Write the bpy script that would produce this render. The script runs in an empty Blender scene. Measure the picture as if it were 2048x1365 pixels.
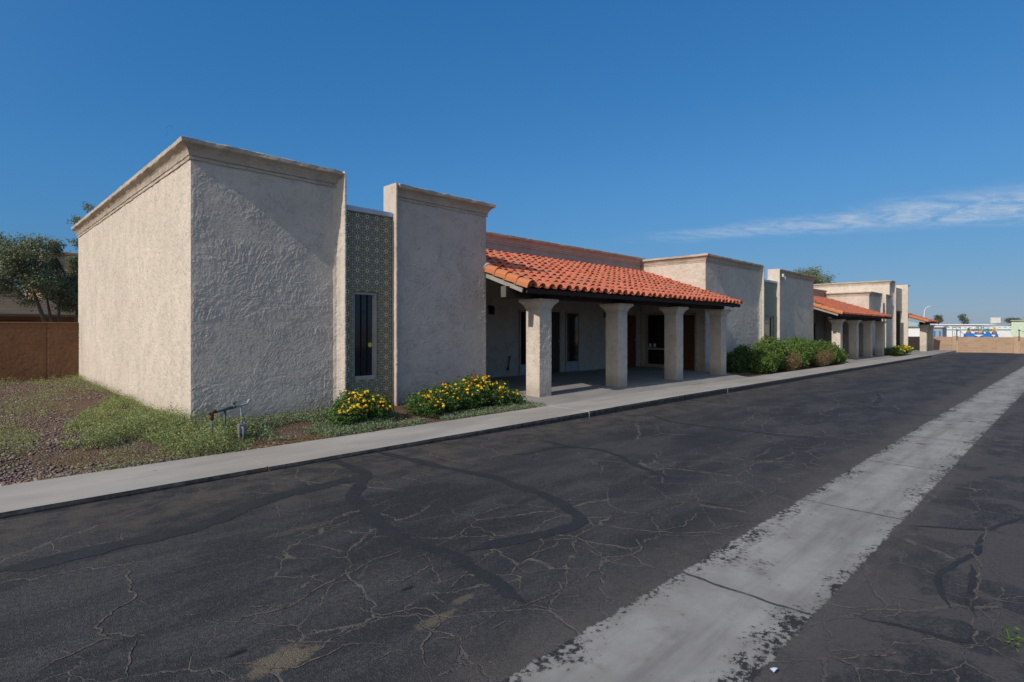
import bpy, math, random
import numpy as np
from mathutils import Vector

random.seed(7)
RNG = np.random.default_rng(11)
sc = bpy.context.scene
COL = sc.collection
R = math.radians

# ------------------------------------------------------------------ camera
YAW = 44.7306                       # view direction, degrees from the +X axis (+X runs along the facade)
cam_d = bpy.data.cameras.new('camera')
cam = bpy.data.objects.new('camera', cam_d)
COL.objects.link(cam)
cam.location = (0, 0, 1.65)
cam.rotation_euler = (R(90), 0, R(YAW - 90))
cam_d.sensor_width = 36
cam_d.lens = 19.63
cam_d.shift_y = -0.01123
cam_d.clip_start = 0.05
cam_d.clip_end = 5000
sc.camera = cam

# ------------------------------------------------------------------ sun and sky
SUN = Vector((-1.0, -0.066, 0.69)).normalized()
sl = bpy.data.lights.new('sun', 'SUN')
sl.energy = 3.3
sl.angle = R(0.53)
sl.color = (1.0, 0.955, 0.895)
so = bpy.data.objects.new('sun', sl)
COL.objects.link(so)
so.location = (-20, -5, 20)
so.rotation_euler = (-SUN).to_track_quat('-Z', 'Y').to_euler()

world = bpy.data.worlds.new('World')
sc.world = world
world.use_nodes = True
wt = world.node_tree
wt.nodes.clear()
wo = wt.nodes.new('ShaderNodeOutputWorld')
bg = wt.nodes.new('ShaderNodeBackground')
sky = wt.nodes.new('ShaderNodeTexSky')
sky.sky_type = 'NISHITA'
sky.sun_disc = False
sky.sun_elevation = math.asin(SUN.z)
sky.sun_rotation = R(266.2)
sky.altitude = 350
sky.air_density = 1.0
sky.dust_density = 0.35
sky.ozone_density = 3.0
bg.inputs['Strength'].default_value = 0.085
sc.view_settings.view_transform = 'Standard'
sc.view_settings.look = 'None'
sc.view_settings.exposure = 0.0
sc.view_settings.gamma = 1.0
sc.cycles.max_bounces = 6
sc.cycles.transparent_max_bounces = 6

# ------------------------------------------------------------------ node helper
class NT:
    def __init__(s, nt): s.nt = nt
    def n(s, t, **kw):
        x = s.nt.nodes.new(t)
        for k, v in kw.items(): setattr(x, k, v)
        return x
    def put(s, inp, v):
        if hasattr(v, 'is_output'): s.nt.links.new(v, inp)
        elif isinstance(v, (tuple, list)) and len(v) == 3 and inp.type == 'RGBA': inp.default_value = (*v, 1)
        else: inp.default_value = v
    def math(s, op, a, b=0.0, c=None, clamp=False):
        x = s.n('ShaderNodeMath', operation=op, use_clamp=clamp)
        s.put(x.inputs[0], a); s.put(x.inputs[1], b)
        if c is not None: s.put(x.inputs[2], c)
        return x.outputs[0]
    def vmath(s, op, a, b=(0, 0, 0)):
        x = s.n('ShaderNodeVectorMath', operation=op)
        s.put(x.inputs[0], a); s.put(x.inputs[1], b)
        return x.outputs[0]
    def mix(s, f, a, b, blend='MIX'):
        x = s.n('ShaderNodeMix', data_type='RGBA', blend_type=blend)
        s.put(x.inputs[0], f); s.put(x.inputs[6], a); s.put(x.inputs[7], b)
        return x.outputs[2]
    def noise(s, vec, scale, detail=4, rough=.55, dist=0.0):
        x = s.n('ShaderNodeTexNoise')
        s.put(x.inputs['Vector'], vec); x.inputs['Scale'].default_value = scale
        x.inputs['Detail'].default_value = detail; x.inputs['Roughness'].default_value = rough
        x.inputs['Distortion'].default_value = dist
        return x.outputs[0]
    def voro(s, vec, scale, feature='F1', out='Distance', rand=1.0):
        x = s.n('ShaderNodeTexVoronoi', feature=feature)
        s.put(x.inputs['Vector'], vec); x.inputs['Scale'].default_value = scale
        x.inputs['Randomness'].default_value = rand
        return x.outputs[out]
    def ramp(s, v, lo, hi, a=0.0, b=1.0, smooth=True):
        x = s.n('ShaderNodeMapRange', interpolation_type='SMOOTHSTEP' if smooth else 'LINEAR')
        s.put(x.inputs['Value'], v)
        for k, q in (('From Min', lo), ('From Max', hi), ('To Min', a), ('To Max', b)): s.put(x.inputs[k], q)
        return x.outputs[0]
    def scale(s, vec, xyz): return s.vmath('MULTIPLY', vec, xyz)
    def sep(s, vec):
        x = s.n('ShaderNodeSeparateXYZ'); s.put(x.inputs[0], vec); return x.outputs
    def comb(s, a, b, c=0.0):
        x = s.n('ShaderNodeCombineXYZ')
        for i, q in enumerate((a, b, c)): s.put(x.inputs[i], q)
        return x.outputs[0]

# wispy cloud band: part of the sky, fixed in world directions
w = NT(wt)
dirv = w.n('ShaderNodeTexCoord').outputs['Generated']
dx, dy, dz = w.sep(dirv)
dzc = w.math('MAXIMUM', dz, 0.03)
cx = w.math('DIVIDE', dx, dzc); cy = w.math('DIVIDE', dy, dzc)
warp = w.noise(w.comb(cx, cy), 0.9, 3)
axis = w.math('SUBTRACT', 6.15, w.math('MULTIPLY', cy, 0.19))
off = w.math('ADD', w.math('SUBTRACT', cx, axis), w.math('MULTIPLY', w.math('SUBTRACT', warp, .5), 0.9))
wid = w.math('MAXIMUM', w.math('SUBTRACT', 1.05, w.math('MULTIPLY', cy, 0.21)), 0.17)
band = w.ramp(w.math('ABSOLUTE', w.math('DIVIDE', off, wid)), 0.0, 1.35, 1.0, 0.0)
endf = w.math('MULTIPLY', w.ramp(cy, 2.2, 3.9, 1.0, 0.0), w.ramp(cx, 3.0, 4.5, 0.0, 1.0))
fil = w.noise(w.comb(w.math('MULTIPLY', w.math('ADD', cx, w.math('MULTIPLY', cy, .5)), 2.6), w.math('MULTIPLY', cy, 4.6)), 1.0, 8, .68, .5)
cl = w.math('MULTIPLY', w.math('MULTIPLY', band, endf), w.ramp(fil, .26, .80), clamp=True)
cl = w.math('MULTIPLY', cl, w.ramp(dz, .05, .12))
cl = w.math('MULTIPLY', cl, w.ramp(cy, .2, 3.2, .85, .5))
# clear desert-morning blue: one tone curve per channel over the whole sky
SKS = 0.085
sr, sg_, sb = w.sep(sky.outputs[0])
tone = lambda c, a, q: w.math('MULTIPLY', w.math('POWER', w.math('MULTIPLY', c, SKS), q), a / SKS)
hz = w.ramp(dz, 0.0, .26, .76, 1.0)
skyt = w.comb(tone(sr, .53, 1.12), tone(sg_, .60, .68), tone(sb, .815, .50))
# warm glow added to the sun-side sky to brighten the shaded walls
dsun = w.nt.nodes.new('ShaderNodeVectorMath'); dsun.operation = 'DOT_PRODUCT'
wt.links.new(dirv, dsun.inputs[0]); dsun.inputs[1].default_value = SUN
warm_fill = w.math('POWER', w.math('MAXIMUM', dsun.outputs['Value'], 0.0), 2.2)
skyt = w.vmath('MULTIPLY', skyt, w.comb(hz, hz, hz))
skya = w.vmath('ADD', skyt, w.vmath('MULTIPLY', w.comb(warm_fill, warm_fill, warm_fill), (7.6, 5.9, 2.3)))
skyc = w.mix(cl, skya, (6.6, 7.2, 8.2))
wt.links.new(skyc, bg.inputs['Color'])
wt.links.new(bg.outputs[0], wo.inputs[0])

# ------------------------------------------------------------------ materials
MATS = {}
def mat(name, fn=None, color=None, rough=.85, spec=.25, metal=0.0):
    m = bpy.data.materials.new(name); m.use_nodes = True
    t = NT(m.node_tree)
    p = m.node_tree.nodes['Principled BSDF']
    p.inputs['Roughness'].default_value = rough
    p.inputs['Specular IOR Level'].default_value = spec
    p.inputs['Metallic'].default_value = metal
    pos = t.n('ShaderNodeNewGeometry').outputs['Position']
    if fn:
        r = fn(t, pos, p)
        if r is not None: t.put(p.inputs['Base Color'], r)
    else:
        k = t.noise(pos, 6, 3)
        t.put(p.inputs['Base Color'], t.mix(t.ramp(k, .3, .7), tuple(c * .88 for c in color), tuple(min(1, c * 1.08) for c in color)))
    MATS[name] = m
    return m
def bump(t, p, h, strength=.5, dist=.01):
    b = t.n('ShaderNodeBump'); b.inputs['Strength'].default_value = strength; b.inputs['Distance'].default_value = dist
    t.put(b.inputs['Height'], h); t.put(p.inputs['Normal'], b.outputs[0])

def stucco(base, var=.1, fine=90, dirt=True, fb=.5, crease_shade=.75):
    def f(t, pos, p):
        a = t.noise(pos, 1.1, 5, .6)
        b = t.noise(pos, 14, 5, .65)
        c = t.mix(t.ramp(a, .3, .72), tuple(x * (1 - var) for x in base), tuple(x * (1 + var * .6) for x in base))
        c = t.mix(t.ramp(b, .34, .66, 0.0, .35), c, tuple(x * .84 for x in base))
        if dirt:
            z = t.sep(pos)[2]
            streak = t.noise(t.scale(pos, (3.2, 3.2, .35)), 1, 4, .6)
            c = t.mix(t.math('MULTIPLY', t.ramp(streak, .5, .75), .16), c, (.30, .25, .20))
            low = t.math('ADD', z, t.math('MULTIPLY', t.math('SUBTRACT', b, .5), .5))
            c = t.mix(t.ramp(low, .25, .62, .38, 0.0), c, (.22, .17, .125))
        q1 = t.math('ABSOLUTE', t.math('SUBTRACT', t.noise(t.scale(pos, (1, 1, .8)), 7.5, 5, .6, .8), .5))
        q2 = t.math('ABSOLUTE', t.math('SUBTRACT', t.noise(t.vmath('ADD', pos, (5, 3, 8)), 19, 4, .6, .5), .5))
        crease_mask = t.math('MULTIPLY', t.math('MAXIMUM', t.ramp(q1, .0, .014, 1, 0), t.ramp(q2, .0, .022, .9, 0)), t.ramp(t.noise(pos, 4.5, 3), .42, .62))  # thin dark lines painted in place of shade in the plaster creases
        c = t.mix(t.math('MULTIPLY', crease_mask, crease_shade), c, tuple(x * .34 for x in base))
        h = t.math('ADD', t.noise(pos, fine, 4, .6), t.math('MULTIPLY', t.noise(pos, fine * .3, 3), 1.5))
        bump(t, p, h, fb, .006)
        return c
    return f
ST = (.645, .55, .455)
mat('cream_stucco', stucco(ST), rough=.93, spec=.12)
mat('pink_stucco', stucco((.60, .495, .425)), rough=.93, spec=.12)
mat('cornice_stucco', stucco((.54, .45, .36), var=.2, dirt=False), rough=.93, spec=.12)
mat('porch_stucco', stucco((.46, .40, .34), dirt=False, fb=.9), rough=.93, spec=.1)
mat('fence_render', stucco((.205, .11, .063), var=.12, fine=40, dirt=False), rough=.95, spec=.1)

def asphalt_color(t, pos):
    big = t.noise(pos, .35, 5, .6)
    mid = t.noise(t.scale(pos, (.5, 1.6, 1)), 1.1, 6, .65)
    agg = t.voro(pos, 130)
    fine = t.noise(pos, 210, 2, .7)
    c = t.mix(t.ramp(big, .3, .7), (.033, .034, .0365), (.050, .050, .051))
    worn = t.ramp(t.math('ADD', mid, t.math('MULTIPLY', t.noise(pos, 75, 3, .8), .45)), .66, .84)
    c = t.mix(t.math('MULTIPLY', worn, .8), c, (.093, .087, .084))
    c = t.mix(t.ramp(agg, .0, .36, .7, 0.0), c, (.010, .010, .012))
    grain = t.noise(pos, 38, 4, .85)
    c = t.mix(t.ramp(grain, .36, .64, .55, 0), c, (.016, .016, .018))
    c = t.mix(t.ramp(grain, .52, .70, 0, .45), c, (.092, .090, .089))
    spk = t.ramp(t.noise(pos, 70, 3, .85), .58, .70)
    c = t.mix(t.math('MULTIPLY', spk, .7), c, (.15, .135, .125))
    return c, agg, fine
def road_color(t, pos):
    c, agg, fine = asphalt_color(t, pos)
    grain_ = t.noise(pos, 42, 3, .8)
    x, y, z = t.sep(pos)
    nn = t.n('ShaderNodeTexNoise'); t.put(nn.inputs['Vector'], pos); nn.inputs['Scale'].default_value = 2.2; nn.inputs['Detail'].default_value = 5
    wv = t.vmath('ADD', pos, t.scale(t.vmath('SUBTRACT', nn.outputs[1], (.5, .5, .5)), (.30, .30, 0)))
    n9 = t.n('ShaderNodeTexNoise'); t.put(n9.inputs['Vector'], pos); n9.inputs['Scale'].default_value = 13; n9.inputs['Detail'].default_value = 4
    wv = t.vmath('ADD', wv, t.scale(t.vmath('SUBTRACT', n9.outputs[1], (.5, .5, .5)), (.085, .085, 0)))
    # alligator cracking, denser beside the gutter and beyond it
    e1 = t.voro(t.scale(wv, (.8, 1.1, 0)), 2.3, 'DISTANCE_TO_EDGE')
    e2 = t.voro(t.scale(wv, (.7, 1.0, 0)), .62, 'DISTANCE_TO_EDGE')
    wn = t.noise(pos, 26, 4, .7)
    thick = t.math('MULTIPLY', t.ramp(wn, .2, .8, .15, 1.15), .023)
    l1 = t.ramp(e1, t.math('MULTIPLY', thick, .35), thick, 1.0, 0.0)
    l2 = t.ramp(e2, 0.001, t.math('MULTIPLY', thick, .45), 1.0, 0.0)
    near = t.ramp(t.math('ABSOLUTE', t.math('SUBTRACT', y, 1.45)), .5, 3.0, 1.0, 0.0)
    m1 = t.math('MULTIPLY', t.ramp(t.math('ADD', t.noise(pos, .55, 4), t.math('MULTIPLY', near, .30)), .49, .60), l1)
    m2 = t.math('MULTIPLY', t.ramp(t.noise(t.vmath('ADD', pos, (7, 3, 0)), .5, 3), .40, .52), l2)
    ck = t.math('MAXIMUM', m1, m2)
    ck = t.math('MULTIPLY', ck, t.ramp(t.noise(pos, 30, 3, .8), .30, .48, .45, 1))
    c = t.mix(t.math('MULTIPLY', ck, t.ramp(t.noise(pos, 9, 3), .3, .6, .25, .95)), c, (.140, .118, .100))
    # windblown grit against the gutter and the kerb
    g = t.noise(pos, 3.2, 6, .72)
    dust = t.math('MULTIPLY', t.ramp(t.math('ADD', t.math('ABSOLUTE', t.math('SUBTRACT', y, 1.43)), t.math('MULTIPLY', t.math('SUBTRACT', t.noise(pos, 1.4, 4), .5), .5)), .45, .95, 1.0, 0.0), t.math('MULTIPLY', t.ramp(g, .26, .58, .35, 1), t.ramp(t.math('ADD', y, t.math('MULTIPLY', t.math('SUBTRACT', t.noise(pos, 2.3, 4), .5), 1.2)), .65, 1.0, .25, 1)))
    kd = t.math('MULTIPLY', t.ramp(t.math('ADD', y, t.math('MULTIPLY', t.noise(pos, .8, 3), 1.6)), 5.3, 6.9, 0.0, 1.0), t.ramp(g, .40, .62))
    far = t.math('MULTIPLY', t.ramp(y, 1.1, .8), t.math('MULTIPLY', t.ramp(t.noise(t.vmath('ADD', pos, (2, 9, 1)), 1.7, 4, .55), .48, .535), t.ramp(grain_, .32, .56, .35, 1)))
    c = t.mix(t.math('MULTIPLY', dust, t.ramp(t.noise(pos, 55, 3, .8), .35, .6, .45, 1)), c, (.100, .087, .078))
    c = t.mix(t.math('MULTIPLY', far, .85), c, (.092, .080, .077))
    c = t.mix(t.math('MULTIPLY', kd, .6), c, (.12, .095, .072))
    # blown sand and old oil drips lying on the surface
    for (sx, sy, rx, ry, col, k) in ((1.17, 2.78, .20, .11, (.17, .135, .095), .8), (1.95, 2.55, .16, .05, (.15, .12, .085), .7), (2.22, 2.62, .10, .04, (.15, .12, .085), .6), (1.035, 2.99, .06, .022, (.012, .012, .013), .9), (2.056, 2.97, .055, .026, (.012, .012, .013), .9), (2.0, 4.4, .35, .06, (.11, .088, .07), .5)):
        ddx = t.math('DIVIDE', t.math('SUBTRACT', x, sx), rx); ddy = t.math('DIVIDE', t.math('SUBTRACT', y, sy), ry)
        dd = t.math('SQRT', t.math('ADD', t.math('MULTIPLY', ddx, ddx), t.math('MULTIPLY', ddy, ddy)))
        dd = t.math('ADD', dd, t.math('MULTIPLY', t.math('SUBTRACT', t.noise(pos, 13, 6, .75), .5), 2.2))
        c = t.mix(t.math('MULTIPLY', t.ramp(dd, .55, 1.05, 1, 0), k), c, col)
    h = t.math('ADD', t.math('SUBTRACT', t.math('MULTIPLY', agg, .8), t.math('MULTIPLY', ck, 1.6)), t.math('MULTIPLY', fine, .8))
    return c, h, fine
def asphalt(t, pos, p):
    c, h, fine = road_color(t, pos)
    bump(t, p, h, .8, .006)
    return c
mat('asphalt', asphalt, rough=.86, spec=.22)

def gutter_mat(t, pos, p):
    uv = t.n('ShaderNodeUVMap').outputs[0]
    u, v, _ = t.sep(uv)
    x, y, z = t.sep(pos)
    asp, rh, fine = road_color(t, pos)
    n1 = t.noise(pos, 1.3, 6, .65); n2 = t.noise(pos, 38, 5, .75); n3 = t.noise(t.scale(pos, (.35, 3.2, 1)), 1.2, 5, .65)
    c = t.mix(t.ramp(n1, .3, .7), (.245, .23, .208), (.345, .327, .30))
    c = t.mix(t.ramp(n3, .42, .7, 0, .6), c, (.155, .145, .132))
    c = t.mix(t.ramp(t.noise(pos, 4.2, 5, .7), .52, .72, 0, .45), c, (.17, .155, .135))
    c = t.mix(t.ramp(n2, .55, .75, 0, .35), c, (.16, .15, .14))
    # bitumen specks and splashes clinging to the slab, thicker towards its edges
    edge = t.math('MINIMUM', v, t.math('SUBTRACT', 1.0, v))
    sp = t.noise(pos, 27, 6, .75)
    lob = t.noise(pos, 2.1, 3, .6)
    want = t.math('ADD', t.math('ADD', sp, t.math('MULTIPLY', t.math('SUBTRACT', lob, .5), .55)), t.math('ADD', t.ramp(edge, .06, .40, .19, -.015), t.math('MULTIPLY', t.ramp(x, 1.0, 4.5, .035, 0), 1.0)))
    c = t.mix(t.ramp(want, .60, .70, 0, .35), c, (.12, .11, .10))
    c = t.mix(t.ramp(want, .675, .715), c, (.037, .036, .038))
    spots = t.voro(pos, 5.5)
    c = t.mix(t.math('MULTIPLY', t.ramp(spots, .05, .10, 1, 0), t.ramp(t.noise(pos, 1.7, 2), .5, .6)), c, (.03, .028, .027))
    br = t.ramp(t.voro(t.vmath('ADD', pos, (3, 1, 0)), 1.1), .05, .09, 1, 0)
    c = t.mix(t.math('MULTIPLY', br, .7), c, (.085, .06, .045))
    # cast joints across the slab
    fr = t.math('FRACT', t.math('DIVIDE', t.math('ADD', x, t.math('MULTIPLY', t.math('SUBTRACT', t.noise(pos, 6, 3), .5), .05)), 2.35))
    j = t.ramp(t.math('ABSOLUTE', t.math('SUBTRACT', fr, .5)), .0025, .0085, 1, 0)
    c = t.mix(t.math('MULTIPLY', j, t.ramp(t.noise(pos, 5, 3), .3, .55, .3, 1)), c, (.055, .052, .05))
    # ragged border with the asphalt
    e = t.math('ADD', edge, t.math('ADD', t.math('MULTIPLY', t.math('SUBTRACT', t.noise(pos, 5.5, 7, .75), .5), .07), t.math('MULTIPLY', t.math('SUBTRACT', n2, .5), .07)))
    c = t.mix(t.ramp(e, .115, .128), asp, c)
    sl_ = t.math('ADD', t.math('MULTIPLY', fine, .5), t.math('MULTIPLY', t.ramp(want, .69, .71), .8))
    bump(t, p, t.math('ADD', t.math('MULTIPLY', sl_, t.ramp(e, .115, .128)), t.math('MULTIPLY', rh, t.ramp(e, .115, .128, 1, 0))), .6, .005)
    return c
mat('gutter_concrete', gutter_mat, rough=.85, spec=.2)

def concrete(base):
    def f(t, pos, p):
        x, y, z = t.sep(pos)
        a = t.noise(t.scale(pos, (.6, 2.0, 1)), 1.0, 6, .65); b = t.noise(pos, 60, 4, .7); d = t.noise(pos, .5, 3)
        c = t.mix(t.ramp(a, .3, .7), tuple(q * .82 for q in base), tuple(q * 1.1 for q in base))
        c = t.mix(t.ramp(d, .4, .65, 0, .3), c, (base[0] * .85, base[1] * .76, base[2] * .66))
        c = t.mix(t.ramp(b, .5, .75, 0, .3), c, tuple(q * .7 for q in base))
        st = t.ramp(t.voro(pos, 2.3), .03, .07, 1, 0)
        c = t.mix(t.math('MULTIPLY', st, .55), c, (.10, .09, .08))
        bump(t, p, t.math('ADD', b, a), .35, .004)
        return c
    return f
mat('sidewalk_concrete', concrete((.385, .352, .312)), rough=.88, spec=.2)
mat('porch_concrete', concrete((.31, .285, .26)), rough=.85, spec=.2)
def kerbface(t, pos, p):
    a = t.noise(pos, 9, 6, .75)
    x, y, z = t.sep(pos)
    bump(t, p, a, .8, .012)
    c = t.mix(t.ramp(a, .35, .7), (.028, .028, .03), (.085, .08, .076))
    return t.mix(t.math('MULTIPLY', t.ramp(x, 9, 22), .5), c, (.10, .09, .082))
mat('kerb_face', kerbface, rough=.9, spec=.2)
def seal(t, pos, p):
    a = t.noise(pos, 4, 4); b = t.noise(pos, 48, 4, .8)
    bump(t, p, t.noise(pos, 140, 2, .7), .6, .004)
    c = t.mix(t.ramp(a, .3, .7), (.026, .0275, .030), (.036, .037, .039))
    c = t.mix(t.ramp(b, .36, .6, .5, 0), c, (.014, .015, .017))
    return t.mix(t.ramp(b, .55, .72, 0, .7), c, (.072, .067, .064))
mat('tar_seal', seal, rough=.75, spec=.25)
def crackm(t, pos, p):
    a = t.noise(pos, 45, 4, .8)
    return t.mix(t.ramp(a, .36, .56), (.034, .032, .031), (.145, .12, .10))
mat('crack_grit', crackm, rough=.95, spec=.1)
def sandm(t, pos, p):
    a = t.noise(pos, 70, 5, .8)
    bump(t, p, a, .5, .005)
    return t.mix(t.ramp(a, .3, .7), (.11, .088, .06), (.19, .155, .11))
mat('sand', sandm, rough=.95, spec=.1)

def gravel_ground(t, pos, p):
    v = t.voro(pos, 42, out='Color'); dd = t.voro(pos, 42)
    big = t.noise(pos, .9, 5, .65)
    g = t.mix(t.sep(v)[0], (.15, .10, .075), (.29, .21, .165))
    soil = t.mix(t.ramp(t.noise(pos, 12, 5, .7), .3, .7), (.17, .095, .055), (.25, .155, .095))
    c = t.mix(t.ramp(t.math('ADD', big, t.math('MULTIPLY', t.noise(pos, 30, 2), .25)), .56, .72), g, soil)
    c = t.mix(t.ramp(dd, .2, .55, 0, .6), c, (.06, .04, .03))
    bump(t, p, t.math('SUBTRACT', 1, dd), .9, .02)
    return c
mat('gravel_soil', gravel_ground, rough=.95, spec=.1)
def stones(t, pos, p):
    r = t.n('ShaderNodeNewGeometry').outputs['Random Per Island']
    c = t.mix(r, (.165, .115, .09), (.35, .265, .215))
    c = t.mix(t.ramp(r, .93, .97), c, (.42, .38, .34))
    return t.mix(t.ramp(t.math('FRACT', t.math('MULTIPLY', r, 17.3)), .6, .7), c, (.16, .115, .115))
mat('purple_stone', stones, rough=.95, spec=.1)
def desert(t, pos, p):
    a = t.noise(pos, .05, 5)
    return t.mix(a, (.24, .18, .12), (.33, .26, .19))
mat('desert_soil', desert, rough=.95, spec=.1)

def terracotta(t, pos, p):
    r = t.n('ShaderNodeNewGeometry').outputs['Random Per Island']
    a = t.noise(pos, 5, 4, .6); b = t.noise(pos, 80, 3, .7)
    c = t.mix(r, (.57, .155, .082), (.69, .212, .122))
    c = t.mix(t.ramp(t.math('FRACT', t.math('MULTIPLY', r, 13.7)), .86, .92), c, (.50, .20, .12))
    c = t.mix(t.ramp(a, .5, .8, 0, .3), c, (.36, .13, .08))
    c = t.mix(t.ramp(b, .58, .8, 0, .14), c, (.62, .33, .22))
    bump(t, p, b, .25, .003)
    return c
mat('terracotta', terracotta, rough=.8, spec=.25)
def rake_c(t, pos, p):
    r = t.n('ShaderNodeNewGeometry').outputs['Random Per Island']
    return t.mix(t.noise(pos, 7, 4), t.mix(r, (.50, .155, .055), (.58, .20, .075)), (.50, .19, .09))
mat('terracotta_rake', rake_c, rough=.75, spec=.25)
mat('mortar', color=(.62, .59, .54), rough=.95, spec=.1)
mat('dark_timber', color=(.035, .026, .022), rough=.8)
mat('lit_end_timber', color=(.13, .113, .098), rough=.85)
mat('pale_timber', color=(.32, .29, .25), rough=.85)
mat('white_frame', color=(.42, .38, .34), rough=.6)
mat('tan_frame', color=(.36, .31, .25), rough=.7)
mat('black_metal', color=(.012, .012, .013), rough=.5)
mat('dark_interior', color=(.008, .008, .010), rough=.9)
mat('brown_door', color=(.05, .03, .022), rough=.6)
mat('wood_door', color=(.12, .045, .014), rough=.5)
mat('pale_panel', color=(.30, .33, .37), rough=.6)
mat('white_paint', color=(.74, .74, .73), rough=.6)
mat('flashing_metal', color=(.50, .55, .60), rough=.45, metal=.2)
mat('sticker_yellow', color=(.50, .58, .06), rough=.5)
mat('paper_white', color=(.65, .70, .74), rough=.7)
def glass(t, pos, p):
    return (.012, .014, .018)
mat('dark_glass', glass, rough=.06, spec=.5)
mat('grey_box_paint', color=(.20, .20, .21), rough=.55)
def pipe_m(t, pos, p):
    a = t.noise(pos, 14, 5, .7)
    return t.mix(t.ramp(a, .55, .68), (.085, .115, .11), (.14, .085, .05))
mat('green_pipe', pipe_m, rough=.55)
mat('rust', color=(.15, .06, .03), rough=.9)

def azulejo(dark, petal, ring, dia, line):
    def f(t, pos, p):
        x, y, z = t.sep(pos)
        S = .193
        fx = t.math('SUBTRACT', t.math('FRACT', t.math('DIVIDE', t.math('SUBTRACT', x, 4.957), S)), .5)
        fz = t.math('SUBTRACT', t.math('FRACT', t.math('DIVIDE', t.math('SUBTRACT', z, 3.37), S)), .5)
        r = t.math('SQRT', t.math('ADD', t.math('MULTIPLY', fx, fx), t.math('MULTIPLY', fz, fz)))
        an = t.math('ARCTAN2', fz, fx)
        c8 = t.math('COSINE', t.math('MULTIPLY', an, 8.0))
        c = dark
        def dots(c, rad, ph, rr, col, k=8.0):
            co = t.math('COSINE', t.math('ADD', t.math('MULTIPLY', an, k), ph))
            d = t.math('ADD', t.math('ABSOLUTE', t.math('DIVIDE', t.math('SUBTRACT', r, rad), rr)), t.math('MULTIPLY', t.math('SUBTRACT', 1.0, co), .55))
            return t.mix(t.ramp(d, .75, 1.0, 1, 0), c, col)
        c = dots(c, .36, 0.0, .11, petal)
        c = dots(c, .23, math.pi, .075, tuple(q * 1.1 for q in petal), 8.0)
        c = dots(c, .50, math.pi, .07, tuple(q * .6 for q in dia), 4.0)
        c = t.mix(t.ramp(r, .145, .165, 1, 0), c, ring)
        c = t.mix(t.ramp(r, .085, .10, 1, 0), c, (.02, .02, .02))
        ax = t.math('SUBTRACT', .5, t.math('ABSOLUTE', fx)); az = t.math('SUBTRACT', .5, t.math('ABSOLUTE', fz))
        c = t.mix(t.ramp(t.math('ADD', ax, az), .125, .145, 1, 0), c, dia)
        c = t.mix(t.ramp(t.math('MINIMUM', ax, az), .012, .022, 1, 0), c, line)
        return c
    return f
mat('patterned_tile', azulejo((.135, .118, .075), (.38, .31, .17), (.72, .69, .60), (.34, .35, .29), (.36, .35, .28)), rough=.45, spec=.25)
mat('green_tile', azulejo((.095, .12, .085), (.20, .24, .16), (.40, .45, .36), (.28, .36, .29), (.24, .29, .22)), rough=.45, spec=.25)

def leafm(a, b, c2=None, thr=.85):
    def f(t, pos, p):
        r = t.n('ShaderNodeNewGeometry').outputs['Random Per Island']
        c = t.mix(r, a, b)
        if c2: c = t.mix(t.ramp(t.math('FRACT', t.math('MULTIPLY', r, 31.7)), thr, thr + .02), c, c2)
        p.inputs['Subsurface Weight'].default_value = 0.0
        # thin leaves let some light through
        tr = t.n('ShaderNodeBsdfTranslucent'); t.put(tr.inputs[0], c)
        mx = t.n('ShaderNodeMixShader'); mx.inputs[0].default_value = .28
        out = [q for q in t.nt.nodes if q.type == 'OUTPUT_MATERIAL'][0]
        t.nt.links.new(p.outputs[0], mx.inputs[1]); t.nt.links.new(tr.outputs[0], mx.inputs[2])
        t.nt.links.new(mx.outputs[0], out.inputs[0])
        return c
    return f
mat('lantana_leaf', leafm((.055, .115, .026), (.125, .205, .055)), rough=.6)
mat('shrub_leaf', leafm((.075, .14, .025), (.16, .24, .055), (.22, .25, .07), .9), rough=.55)
mat('shaded_shrub_leaf', leafm((.045, .09, .022), (.10, .16, .045)), rough=.6)  # green shrub leaf darkened; shadow on two shrubs is put into its colour
mat('dry_leaf', leafm((.22, .145, .07), (.36, .25, .13), (.16, .17, .06), .8), rough=.9)
mat('olive_leaf', leafm((.12, .145, .07), (.30, .325, .19)), rough=.7)
mat('mesquite_leaf', leafm((.12, .15, .045), (.24, .25, .09)), rough=.7)
mat('far_leaf', leafm((.11, .125, .085), (.20, .21, .14)), rough=.8)
mat('weed_leaf', leafm((.17, .23, .085), (.36, .41, .17), (.52, .44, .16), .86), rough=.8)
mat('weed_grey', leafm((.14, .20, .10), (.27, .33, .19), (.30, .23, .11), .9), rough=.8)
mat('dry_litter', leafm((.20, .13, .065), (.36, .25, .13)), rough=.9)
def flw(a, b):
    def f(t, pos, p):
        o = t.n('ShaderNodeObjectInfo').outputs['Random']
        return t.mix(o, a, b)
    return f
mat('flower_yellow', flw((.90, .50, .015), (.92, .66, .04)), rough=.7)
mat('flower_red', flw((.42, .03, .02), (.55, .10, .02)), rough=.7)
mat('bark', color=(.13, .10, .075), rough=.95)

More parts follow.
